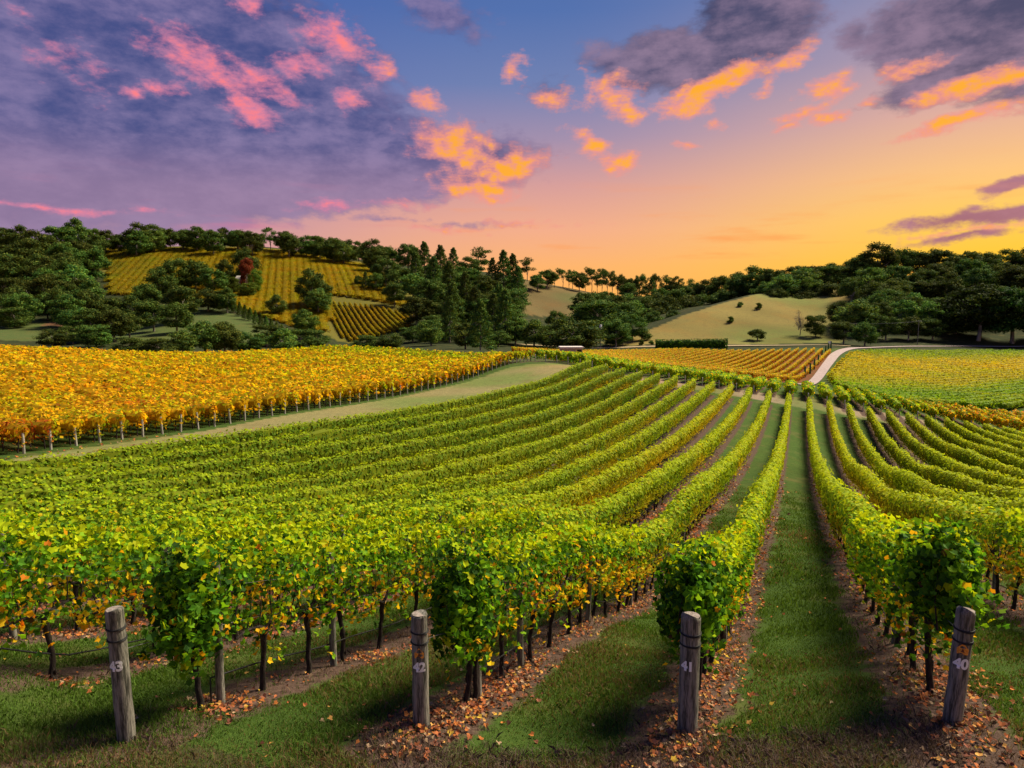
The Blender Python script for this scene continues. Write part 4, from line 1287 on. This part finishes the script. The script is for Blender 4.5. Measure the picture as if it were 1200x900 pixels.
def crown_mesh(seed, kind):
    """crown in a unit box: height 1, width 1; foliage gathered in clumps on a branching frame"""
    r = np.random.default_rng(seed); mb = MB()
    L = []
    if kind in ('broad', 'dome', 'pale', 'red', 'cedar'):
        z0 = {'broad': .06, 'dome': .0, 'pale': .04, 'red': .05, 'cedar': .08}[kind]
        nl = 38
        for i in range(nl):
            a = r.uniform(0, 6.28); f = r.random() ** .6; e = r.uniform(-1, 1)
            rr_ = .36 * math.sqrt(max(.4 if e < 0 else 0, 1 - e * e)) * (.55 + .45 * f) * r.uniform(.8, 1.15)
            z = (1 + z0) / 2 + (1 - z0) / 2 * .78 * e * (.7 + .3 * f)
            sz = r.uniform(.10, .17)
            if kind == 'cedar': sz *= 1.1
            L.append((math.cos(a) * rr_, math.sin(a) * rr_, z, sz * (1.25 if kind == 'dome' else 1), sz * (.5 if kind == 'cedar' else .72)))
    elif kind == 'gum':
        for i in range(17):
            a = r.uniform(0, 6.28); rr_ = r.uniform(.05, .30); z = r.uniform(.48, .92) - rr_ * .25
            L.append((math.cos(a) * rr_, math.sin(a) * rr_, z, r.uniform(.09, .15), r.uniform(.06, .10)))
    elif kind == 'conifer':
        for i in range(34):
            f = (i + .5) / 34; a = i * 2.4; w = .40 * (1 - f) ** .8 + .04
            L.append((math.cos(a) * w * .72, math.sin(a) * w * .72, .06 + f * .92, w * .42 + .03, .06))
    elif kind == 'shrub':
        for i in range(16):
            a = r.uniform(0, 6.28); rr_ = r.uniform(.0, .34)
            L.append((math.cos(a) * rr_, math.sin(a) * rr_, r.uniform(.2, .8) - rr_ * .4, r.uniform(.12, .2), r.uniform(.14, .2)))
    elif kind == 'bare':
        for i in range(12):
            a = r.uniform(0, 6.28); rr_ = r.uniform(.05, .32)
            L.append((math.cos(a) * rr_, math.sin(a) * rr_, r.uniform(.35, .9), .09, .09))
    csz = {'broad': .042, 'dome': .038, 'pale': .045, 'gum': .038, 'conifer': .04, 'shrub': .06, 'bare': .03, 'red': .045, 'cedar': .04}[kind]
    for (x, y, z, sx, sz) in L:
        n_ = int({'gum': 170, 'bare': 30, 'conifer': 150}.get(kind, 230))
        d = r.normal(size=(n_, 3)); d /= np.linalg.norm(d, axis=1)[:, None]
        rad = (.55 + .5 * r.random(n_))[:, None] * (1 + .15 * np.sin(d[:, 0:1] * 7 + d[:, 2:3] * 5 + x * 40))
        P = np.array([x, y, z]) + d * rad * np.array([sx, sx, sz])
        P[:, 2] = np.clip(P[:, 2], 0.0, 1.0)
        tone = r.random()
        base = np.array(TP['dk']) * (1 - tone) + np.array(TP['md']) * tone
        cl = base * r.uniform(.6, 1.4, (n_, 1))
        lt_ = (r.random(n_) < .22)[:, None]
        cl = np.where(lt_, np.array(TP['ol']) * r.uniform(.6, 1.2, (n_, 1)), cl)
        if kind == 'pale': cl = cl * np.array([1.7, 1.75, 1.7])
        if kind == 'red': cl = np.array((0.20, 0.03, 0.02)) * r.uniform(.5, 1.3, (n_, 1))
        if kind == 'bare': cl = np.array((0.20, 0.12, 0.09)) * r.uniform(.5, 1.3, (n_, 1))
        leaves(mb, P, csz * .78 * r.uniform(.6, 1.3, n_), cl, d, .6, LEAF4)
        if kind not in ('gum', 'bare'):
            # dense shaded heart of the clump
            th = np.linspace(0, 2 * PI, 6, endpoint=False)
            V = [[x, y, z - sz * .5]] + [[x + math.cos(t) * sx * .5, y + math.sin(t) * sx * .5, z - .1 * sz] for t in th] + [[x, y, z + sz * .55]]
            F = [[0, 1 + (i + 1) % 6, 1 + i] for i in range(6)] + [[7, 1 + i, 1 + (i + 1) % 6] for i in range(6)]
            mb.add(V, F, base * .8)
    return mb.mesh("crown", M_tree), L


def trunk_for(seed, kind, L):
    r = random.Random(seed); mb = MB()
    w = .028 if kind not in ('gum', 'bare') else .017
    top = .8 if kind == 'conifer' else .55
    pts = [(0, 0, -.03)] + [(r.uniform(-.015, .015), r.uniform(-.015, .015), top * f) for f in (.2, .45, .7, 1)]
    mb.tube(pts, [w, w * .85, w * .7, w * .55, w * .35], 7)
    for (x, y, z, sx, sz) in r.sample(L, min(len(L), 9)):
        f = r.uniform(.35, .95); b = np.array([0, 0, top * f]); e = np.array([x, y, max(z, top * f * .8)])
        mb.tube([b, (b + e) / 2 + [0, 0, -.02], e], [w * .45, w * .3, w * .12], 5)
    if kind == 'bare':
        for (x, y, z, sx, sz) in L:
            for _ in range(5):
                e = np.array([x + r.uniform(-.12, .12), y + r.uniform(-.12, .12), z + r.uniform(-.05, .14)])
                mb.tube([(x * .3, y * .3, z * .5), e], [w * .3, w * .08], 4)
    return mb.mesh("trunk", M_tbark, True)


KINDS = {}
for kd, cnt in (('broad', 5), ('dome', 2), ('pale', 2), ('gum', 4), ('conifer', 3), ('shrub', 3), ('red', 1), ('bare', 1), ('cedar', 1)):
    KINDS[kd] = []
    for i in range(cnt):
        me, L = crown_mesh(hash_ := 100 * len(KINDS) + i, kd)
        KINDS[kd].append((me, trunk_for(hash_, kd, L)))
NAMES = {'broad': 'tree', 'dome': 'tree', 'pale': 'tree', 'gum': 'gum_tree', 'conifer': 'conifer_tree', 'shrub': 'bush', 'red': 'tree', 'bare': 'bare_shrub', 'cedar': 'cedar_tree'}
CATS = {'shrub': 'bush', 'bare': 'bush'}
trn = random.Random(5)


def tree(kind, u, vtop, Y, wpx, label, group=None, tint=None, hmin=1.0):
    X = (u - 600) / FPX * Y
    # forward distance of the pixel ray differs a little from Y because the camera looks down
    d = px_dir(u, vtop); d = d / d[1] * Y
    X, zt = d[0], d[2]
    g = hz1(X, Y)
    k_ = {'broad': .95, 'pale': .9, 'dome': .72, 'gum': 1.0, 'conifer': 1.7, 'cedar': .7}.get(kind, .6)
    hid = 735 < u < 985 and Y >= 415
    if 735 < u < 900 and kind == 'broad' and Y > 440: wpx *= 1.35
    for _ in range(0 if hid else 28):
        if zt - g >= k_ * wpx / FPX * Y: break
        Y *= .984; d = d / d[1] * Y; X, zt = d[0], d[2]; g = hz1(X, Y)
    h = max(zt - g, hmin); w = wpx / FPX * Y * (1.14 if u < 480 else 1.27)
    h = max(h, k_ * w * .8)
    if hid: g = zt - h
    root = empty(NAMES[kind], (X, Y, g), trn.uniform(0, 6.28))
    cm, tm = trn.choice(KINDS[kind])
    c = bpy.data.objects.new("crown" if kind != 'shrub' else "foliage", cm); t = bpy.data.objects.new("trunk" if kind not in ('shrub', 'bare') else "stems", tm)
    for o in (c, t):
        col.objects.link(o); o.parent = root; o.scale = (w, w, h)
    tw = min(1.0, h * 1.0 / w) if w > h else 1.0
    tn = tint or (1, 1, 1)
    c.color = (*tn, 1)
    tag(root, label, CATS.get(kind, 'tree'), group)
    return root


def tlist(items, fmt, group, **kw):
    items = sorted(items, key=lambda q: q[1])
    for i, q in enumerate(items):
        tree(q[0], q[1], q[2], q[3], q[4], fmt % nth(i + 1), group, **kw)


# ridge line above the golden hillside
ridge = [('broad', 108, 266, 585, 24), ('broad', 122, 268, 590, 26), ('broad', 137, 272, 590, 22), ('broad', 162, 260, 580, 34), ('broad', 180, 262, 585, 28), ('broad', 198, 265, 585, 24), ('broad', 214, 266, 585, 24),
         ('broad', 230, 264, 585, 28), ('gum', 246, 268, 590, 20), ('broad', 262, 266, 585, 24), ('broad', 278, 267, 585, 24), ('gum', 292, 268, 585, 26), ('gum', 305, 271, 590, 22), ('gum', 316, 264, 590, 26), ('broad', 338, 271, 585, 28), ('broad', 358, 275, 585, 24), ('broad', 374, 278, 585, 24), ('broad', 390, 276, 580, 30), ('broad', 408, 280, 580, 26), ('broad', 420, 282, 580, 22), ('broad', 436, 279, 575, 32), ('broad', 453, 286, 570, 26)]
ridge = [(a_, b_, c_, d_, e_ * 1.1) for a_, b_, c_, d_, e_ in ridge]
tlist(ridge, "ridge tree above the golden hillside, %s from the left", "trees along the ridge")
# wood on the far left slope
lw = []
for Y, vt, us in ((560, 268, (2, 20, 38, 56)), (545, 258, (74, 90)), (500, 283, (5, 28, 50, 72, 92)), (455, 300, (0, 24, 47, 70, 92)), (415, 322, (8, 32, 56, 80, 102)), (380, 340, (0, 24, 50, 76, 100, 122)), (350, 356, (12, 84, 108, 130))):
    for u in us: lw.append(('broad' if trn.random() < .8 else 'dome', u + trn.uniform(-4, 4), vt + trn.uniform(-5, 6), Y + trn.uniform(-8, 8), trn.uniform(34, 46)))
for Y in sorted(set(int(q[3] / 40) for q in lw), reverse=True):
    tlist([q for q in lw if int(q[3] / 40) == Y], {14: "tree at the top of the dark left wood, %s from the left", 13: "tree just under the crest of the dark left wood, %s from the left", 12: "tree in the upper tier of the dark left wood, %s from the left", 11: "tree in the upper middle of the dark left wood, %s from the left", 10: "tree in the middle of the dark left wood, %s from the left", 9: "tree in the lower middle of the dark left wood, %s from the left", 8: "tree on the lower edge of the dark left wood, %s from the left"}.get(Y, "tree in the dark left wood, %s from the left"), "trees of the left wood")
# wood between the two golden plots
cw_ = [('broad', 205, 300, 430, 44), ('broad', 228, 302, 435, 40), ('broad', 186, 312, 420, 40), ('broad', 248, 312, 415, 34), ('broad', 168, 328, 400, 40), ('broad', 264, 302, 425, 26), ('broad', 150, 344, 385, 40), ('broad', 212, 330, 385, 46), ('dome', 242, 334, 380, 42), ('broad', 178, 348, 365, 42), ('broad', 265, 336, 385, 30), ('broad', 150, 362, 345, 36), ('broad', 205, 352, 372, 40)]
tlist(cw_, "dark round tree in the clump below the big golden plot, %s from the left", "clump below the golden hillside")
tree('broad', 286, 289, 440, 34, "dark tree behind the small red tree on the golden hillside")
tree('red', 288, 300, 425, 22, "small dark red tree beside the hillside house")
tree('dome', 298, 310, 415, 18, "bright green tree right of the hillside house", tint=(1.8, 2.0, 1.1))
tree('dome', 290, 328, 405, 24, "olive bush right below the hillside house", tint=(1.6, 1.6, 1.0))
tree('dome', 272, 322, 410, 16, "small olive tree left of the hillside house", tint=(1.4, 1.4, 1.0))
tree('broad', 364, 314, 385, 46, "big dark tree standing in front of the golden hillside")
tree('pale', 372, 335, 372, 34, "grey green gum in front of the big dark hillside tree", tint=(1, 1.05, 1.1))
tree('pale', 358, 360, 350, 34, "pale trunked low tree beneath the big dark hillside tree", tint=(1.05, 1.1, 1.0))
tree('pale', 324, 344, 385, 26, "small grey green tree left of the big dark hillside tree")
tlist([('conifer', 268 + i * 6.2, 347 + i * 3.3, 392 - i * 3.2, 9) for i in range(12)], "narrow dark cypress edging the golden plot, %s from the left", "cypresses along the golden plot", tint=(1.1, 1.2, .9))
low = [('dome', 60, 382, 262, 36), ('dome', 84, 378, 262, 34), ('dome', 110, 377, 258, 40), ('pale', 118, 385, 250, 24), ('dome', 150, 397, 250, 40), ('dome', 185, 396, 250, 40), ('pale', 212, 384, 262, 36), ('pale', 238, 373, 268, 46), ('pale', 262, 375, 268, 44), ('dome', 290, 385, 262, 40), ('dome', 312, 377, 272, 40), ('pale', 330, 384, 262, 40), ('dome', 352, 382, 265, 40), ('dome', 372, 384, 275, 30), ('shrub', 283, 401, 235, 14),
       ('dome', 428, 396, 290, 34), ('dome', 456, 391, 290, 36), ('dome', 484, 379, 300, 30), ('pale', 505, 374, 300, 34), ('dome', 520, 370, 315, 38), ('pale', 545, 377, 300, 36), ('pale', 565, 372, 300, 34), ('dome', 584, 384, 290, 30), ('pale', 604, 371, 300, 34), ('pale', 626, 373, 300, 36), ('dome', 645, 378, 290, 30)]
tlist(low, "low bushy tree just behind the orange vineyard crest, %s from the left", "low trees behind the orange crest")
# dark wood right of the golden hillside
dw = [('broad', 452, 300, 470, 36), ('broad', 478, 284, 520, 34), ('conifer', 497, 283, 510, 26), ('conifer', 516, 287, 510, 26), ('conifer', 531, 290, 500, 20), ('conifer', 487, 295, 490, 24), ('gum', 560, 288, 520, 34), ('broad', 550, 300, 510, 30), ('conifer', 508, 300, 470, 28), ('conifer', 526, 306, 465, 28), ('conifer', 545, 318, 450, 30), ('broad', 470, 312, 440, 34), ('pale', 484, 318, 430, 34), ('broad', 505, 325, 425, 40), ('conifer', 530, 330, 420, 34), ('conifer', 556, 335, 415, 30), ('broad', 462, 328, 415, 30), ('broad', 488, 345, 385, 40), ('dome', 516, 350, 375, 44), ('broad', 545, 348, 370, 40), ('dome', 576, 340, 380, 46), ('conifer', 590, 293, 520, 26), ('conifer', 577, 302, 510, 20), ('conifer', 601, 297, 500, 24), ('conifer', 607, 312, 470, 26), ('dome', 594, 352, 360, 40), ('conifer', 428, 318, 450, 12), ('broad', 420, 322, 450, 12), ('broad', 440, 318, 455, 22), ('dome', 510, 366, 345, 36)]
tlist(dw[:15], "tree in the upper part of the dark central wood, %s from the left", "trees of the central wood")
tlist(dw[15:], "tree in the lower part of the dark central wood, %s from the left", "trees of the central wood")
# gums on the skyline over the tan knoll
gl = [('gum', 650, 318, 540, 18), ('gum', 671, 314, 555, 18), ('gum', 700, 319, 560, 18), ('gum', 712, 312, 570, 20), ('gum', 724, 322, 560, 18), ('broad', 737, 324, 570, 18), ('gum', 750, 318, 575, 18), ('gum', 770, 318, 570, 20), ('broad', 788, 328, 560, 20), ('gum', 804, 324, 560, 20), ('gum', 618, 300, 545, 26), ('broad', 641, 314, 530, 24), ('broad', 630, 320, 535, 20), ('gum', 660, 312, 545, 20), ('gum', 667, 318, 545, 16), ('broad', 679, 317, 540, 18), ('gum', 694, 310, 560, 22), ('gum', 706, 314, 560, 18), ('gum', 718, 317, 565, 18), ('gum', 730, 319, 565, 18), ('broad', 736, 330, 555, 16), ('gum', 744, 322, 565, 16), ('gum', 757, 323, 570, 14), ('conifer', 764, 325, 560, 16), ('gum', 781, 321, 560, 20), ('gum', 794, 321, 560, 18), ('broad', 775, 336, 545, 22), ('broad', 812, 328, 540, 24), ('broad', 829, 327, 530, 22), ('broad', 848, 321, 510, 28), ('broad', 866, 318, 490, 26), ('broad', 884, 311, 480, 32), ('broad', 750, 338, 540, 26), ('broad', 795, 336, 530, 26), ('broad', 712, 340, 545, 20), ('gum', 686, 322, 560, 16)]
tlist(gl, "skyline tree over the tan knoll and saddle, %s from the left", "skyline gums over the saddle")
# middle gully
ml = [('dome', 704, 347, 420, 62), ('dome', 672, 366, 330, 66), ('broad', 735, 352, 450, 34), ('broad', 757, 350, 460, 34), ('broad', 780, 346, 470, 34), ('broad', 805, 343, 480, 34), ('broad', 828, 342, 480, 30), ('broad', 742, 366, 410, 34), ('broad', 766, 364, 420, 30), ('broad', 722, 372, 380, 36), ('broad', 652, 362, 360, 24), ('shrub', 790, 362, 430, 22), ('shrub', 730, 388, 350, 26), ('shrub', 752, 384, 365, 22), ('shrub', 715, 393, 335, 18), ('broad', 850, 336, 480, 26)]
tlist(ml[2:], "tree in the dark gully left of the tan hill, %s from the left", "trees of the gully")
tree(*ml[0][:5], "big dome shaped tree in front of the tan knoll")
tree(*ml[1][:5], "round domed tree behind the small pale shed")
# bushes on the tan hill
for q, lb in ((('shrub', 868, 353, 400, 9), "small dark bush highest on the tan hill"), (('shrub', 890, 353, 400, 11), "dark bush by the right edge of the tan hill"), (('shrub', 857, 369, 372, 11), "small bush halfway up the tan hill"), (('shrub', 888, 384, 345, 24), "flat wide bush low on the tan hill"),
              (('bare', 939, 362, 330, 24), "bare reddish shrub at the right foot of the tan hill"), (('dome', 957, 366, 325, 24), "round green tree beside the bare reddish shrub"), (('shrub', 752, 396, 305, 9), "small bush left of the clipped hedge"), (('shrub', 763, 398, 305, 8), "tiny bush nearest the left end of the clipped hedge")):
    tree(*q, lb, tint=(1.1, 1.2, 1) if q[0] != 'bare' else None)
# right wood
rw_top = [('broad', 905, 313, 470, 30), ('broad', 925, 312, 470, 30), ('broad', 940, 310, 480, 28), ('gum', 974, 306, 470, 28), ('broad', 962, 322, 460, 24), ('gum', 990, 312, 470, 20), ('broad', 1008, 298, 450, 32), ('broad', 1030, 283, 450, 44), ('broad', 1055, 288, 455, 34), ('broad', 1076, 292, 455, 34), ('broad', 1098, 289, 455, 36), ('broad', 1118, 296, 460, 28), ('broad', 1137, 292, 470, 34), ('broad', 1160, 295, 470, 34), ('broad', 1182, 291, 470, 34), ('broad', 1205, 286, 470, 38), ('broad', 1230, 286, 470, 38)]
tlist(rw_top, "tall tree on the skyline of the right hand wood, %s from the left", "skyline trees of the right wood")
rw_mid = [('broad', 898, 328, 440, 32), ('broad', 922, 326, 430, 34), ('broad', 912, 336, 420, 30), ('broad', 940, 338, 420, 34), ('broad', 955, 330, 430, 28), ('broad', 978, 328, 420, 34), ('broad', 1000, 322, 420, 30), ('broad', 1025, 328, 400, 34), ('pale', 1048, 334, 390, 30), ('dome', 1072, 325, 400, 34), ('dome', 1092, 326, 405, 36), ('broad', 1112, 318, 420, 36), ('dome', 1128, 312, 430, 34), ('broad', 1150, 312, 430, 36), ('dome', 1172, 316, 430, 36), ('broad', 1195, 308, 430, 36), ('broad', 1220, 308, 430, 36)]
tlist(rw_mid, "tree in the middle tier of the right hand wood, %s from the left", "middle trees of the right wood")
rw_low = [('pale', 1004, 347, 345, 46), ('broad', 985, 352, 350, 30), ('broad', 1030, 352, 345, 34), ('pale', 1058, 350, 345, 36), ('dome', 1086, 345, 350, 36), ('broad', 1108, 352, 345, 34), ('broad', 1040, 368, 325, 30), ('broad', 1066, 368, 325, 32), ('broad', 1095, 370, 322, 30), ('broad', 990, 374, 325, 30), ('broad', 1015, 376, 322, 30), ('dome', 1122, 362, 325, 34), ('broad', 1128, 340, 350, 34)]
tlist(rw_low, "tree along the front of the right hand wood, %s from the left", "front trees of the right wood")
tree('cedar', 1152, 328, 312, 76, "very dark spreading cedar at the roadside, left of its twin", tint=(.55, .65, .7))
tree('cedar', 1192, 332, 306, 70, "very dark spreading cedar at the right edge of the photo", tint=(.55, .65, .7))
tree('broad', 1228, 330, 306, 60, "dark tree just outside the right edge of the wood", tint=(.7, .75, .7))

def fill(n, u0, u1, Y0, Y1, h0, h1, w0, w1, fmt, group, kinds=('broad', 'broad', 'dome', 'pale')):
    its = []
    for i in range(n):
        Y = trn.uniform(Y0, Y1); u = u0 + (u1 - u0) * (i + trn.random()) / n
        X = (u - 600) / FPX * Y * 1.01; g = hz1(X, Y) + trn.uniform(h0, h1)
        # picture height of a crown top that stands h above the ground there
        c_, s_n = math.cos(PITCH), math.sin(PITCH)
        yy = (g * c_ + Y * s_n) / (Y * c_ - g * s_n)
        if abs(u - 1005) < 24 and Y < 420: continue
        its.append((trn.choice(kinds), u, 450 - yy * FPX, Y, trn.uniform(w0, w1)))
    tlist(its, fmt, group)


fill(34, 985, 1235, 335, 445, 11, 16, 30, 40, "crown filling the slope of the right hand wood, %s from the left", "inner trees of the right wood")
fill(12, 900, 1000, 430, 480, 12, 16, 28, 36, "crown behind the top of the tan hill, %s from the left", "trees behind the tan hill")
fill(24, 0, 108, 350, 520, 13, 18, 34, 44, "crown deep inside the dark left wood, %s from the left", "inner trees of the left wood")
fill(20, 508, 600, 345, 480, 12, 18, 30, 40, "crown deep inside the dark central wood, %s from the left", "inner trees of the central wood", ('broad', 'broad', 'dome', 'conifer'))
fill(10, 684, 768, 430, 490, 10, 14, 28, 36, "crown in the depth of the gully wood, %s from the left", "inner trees of the gully")
fill(12, 110, 455, 575, 600, 13, 16, 26, 32, "tree in the second line of the ridge, %s from the left", "second line of the ridge")

# clipped hedge behind the striped block
mb = MB()
hA, hB = np.array(Pu(768, 268)), np.array(Pu(852, 268)); hd = (hB - hA) / np.linalg.norm(hB - hA)
hedge(mb, lambda s: hA[None] + hd[None] * np.asarray(s)[:, None], np.array([hd[1], -hd[0]]), 0, np.linalg.norm(hB - hA), lambda s, q, z, xy: pick(['dkgreen', 'green', 'lime'], [1.2, .5, .12], len(s)) * .8, hw=1.6, zlo=.1, zhi=4.2, size_fn=lambda d: np.full(len(d), .42), dens=.35, lump=.7, seed=3)
tag(mb.build("hedge", M_leaf), "long dark clipped hedge between the yellow striped block and the tan hill", "hedge")


# ------------------------------------------------------------------ small buildings, poles and markers far off
def shed():
    P = np.array(Pu(669, 182)); g = px_dir(669, 406); g = g / g[1] * 182
    z = max(hz1(*P) - .1, g[2] - 2.93); root = empty("shed", (P[0], P[1], z), .06)
    tag(root, "small pale shed with a dark doorway at the end of the vine rows", "shed")
    mb = MB(); mb.box((0, 0, 1.25), (5.6, 3.5, 2.5)); mb.build("wall", M_wall, root)
    mb = MB(); mb.box((0, -.1, 2.72), (6.2, 4.2, .42)); mb.build("roof", M_roof, root)
    mb = MB(); mb.box((2.0, -1.76, 1.1), (1.2, .06, 2.1)); mb.build("doorway", M_dark, root)
    mb = MB(); mb.box((-1.5, -1.76, 1.5), (1.0, .06, .8)); mb.build("window", M_dark, root)


shed()


def house(u, vtop, Y, w, h, name, label, rz=.2):
    for _ in range(60):
        d = px_dir(u, vtop); d = d / d[1] * Y; g = hz1(d[0], Y); zt = d[2]
        if zt - g > h: break
        Y *= .99
    while zt - g > h * 1.6:
        Y *= 1.005; d = d / d[1] * Y; g = hz1(d[0], Y); zt = d[2]
    base = g - .2; H = zt - base
    root = empty(name, (d[0], Y, base), rz); tag(root, label, "house")
    mb = MB(); mb.box((0, 0, (H - h * .45) / 2), (w, w * .7, H - h * .45)); mb.build("wall", M_wall, root)
    mb = MB(); a, b = w * .56, w * .42; z0 = H - h * .45 + .003
    V = [(-a, -b, z0), (a, -b, z0), (a, b, z0), (-a, b, z0), (-a * .8, 0, H), (a * .8, 0, H)]
    mb.add(V, [[0, 1, 5, 4], [2, 3, 4, 5]]); mb.add(V, [[1, 2, 5], [3, 0, 4]]); mb.add(V, [[3, 2, 1, 0]])
    mb.build("roof", M_roof, root)
    for k in (-.28, .25):
        mb = MB(); mb.box((k * w, -w * .35 - .02, H - h * .45 - 1.4), (w * .14, .06, 1.2)); mb.build("window", M_dark, root)


house(282, 323, 400, 5.5, 5, "house", "small pale house under the red tree on the golden hillside")
house(1005, 333, 405, 6.5, 4.5, "house", "pale roofed house half hidden in the right hand wood")


def pole(u, vtop, Y, rad, label, arm=True, cap=False):
    d = px_dir(u, vtop); d = d / d[1] * Y; g = hz1(d[0], Y); h = d[2] - g
    root = empty("power_pole", (d[0], Y, g)); tag(root, label, "pole")
    mb = MB(); mb.tube([(0, 0, -.3), (0, 0, h * .5), (0, 0, h)], [rad, rad * .85, rad * .7], 10); mb.build("shaft", M_post if not cap else M_tbark, root, True)
    if arm:
        mb = MB(); mb.box((0, -rad, h - .55), (2.2, .14, .16)); arm_o = mb.build("crossarm", M_post, root)
        for q in (-.95, -.4, .4, .95):
            mb = MB(); mb.tube([(q, -rad, h - .47), (q, -rad, h - .2)], [.07, .05], 8); mb.build("insulator", M_white, arm_o, True)
    if cap:
        mb = MB(); mb.tube([(0, 0, h - 2.2), (0, 0, h - .1)], [.5, .45], 12); mb.build("transformer", M_white, root, True)
    return h


hp = pole(1077, 375, 296, .17, "wooden power pole standing beside the road before the right wood", True)
pole(704, 380, 300, .16, "slim pole with a pale transformer by the domed trees", False, True)
mbw = MB()
for off in (-.9, .9):
    A_ = px_dir(1077, 376.5); A_ = A_ / A_[1] * 296 + np.array([off, 0, 0]); B_ = px_dir(982, 378); B_ = B_ / B_[1] * 305
    f = np.linspace(0, 1, 24)[:, None]
    pts = A_ * (1 - f) + B_ * f - np.array([0, 0, 1.0]) * (f * (1 - f)) * 3
    mbw.tube(pts, .03, 5)
tag(mbw.build("power_line", M_wire), "thin power wires running left from the roadside pole", "power line")
for off, (u, v, Y) in enumerate([(945, 440, 182), (951, 436, 189), (955.5, 431, 197), (960, 426, 206), (964, 421, 216), (968, 416, 227), (971, 412, 238), (974, 409, 250)]):
    P = Pu(u, Y); g = hz1(*P)
    mb = MB(); mb.tube([(0, 0, -.2), (0, 0, 1.5), (0, 0, 3.0)], [.26, .27, .2], 9)
    root = mb.build("tree_guard", plain_mat("green sleeve", (0.03, 0.08, 0.03), (0.07, 0.14, 0.05), 3, bump=0), None, True)
    root.location = (P[0], P[1], g)
    tag(root, "dark green end post by the road, %s from the front" % nth(off + 1), "post", "green posts along the road")
P = Pu(972.5, 262); g = hz1(*P); root = empty("sign_board", (P[0], P[1], g), .1); tag(root, "small white board on a post where the road bends", "sign")
mb = MB(); mb.tube([(0, 0, -.1), (0, 0, 2.2)], .07, 8); mb.build("post", M_pale, root)
mb = MB(); mb.box((0, -.1, 2.0), (1.5, .06, 1.1)); mb.build("board", M_white, root)
print("objects", len(bpy.data.objects))
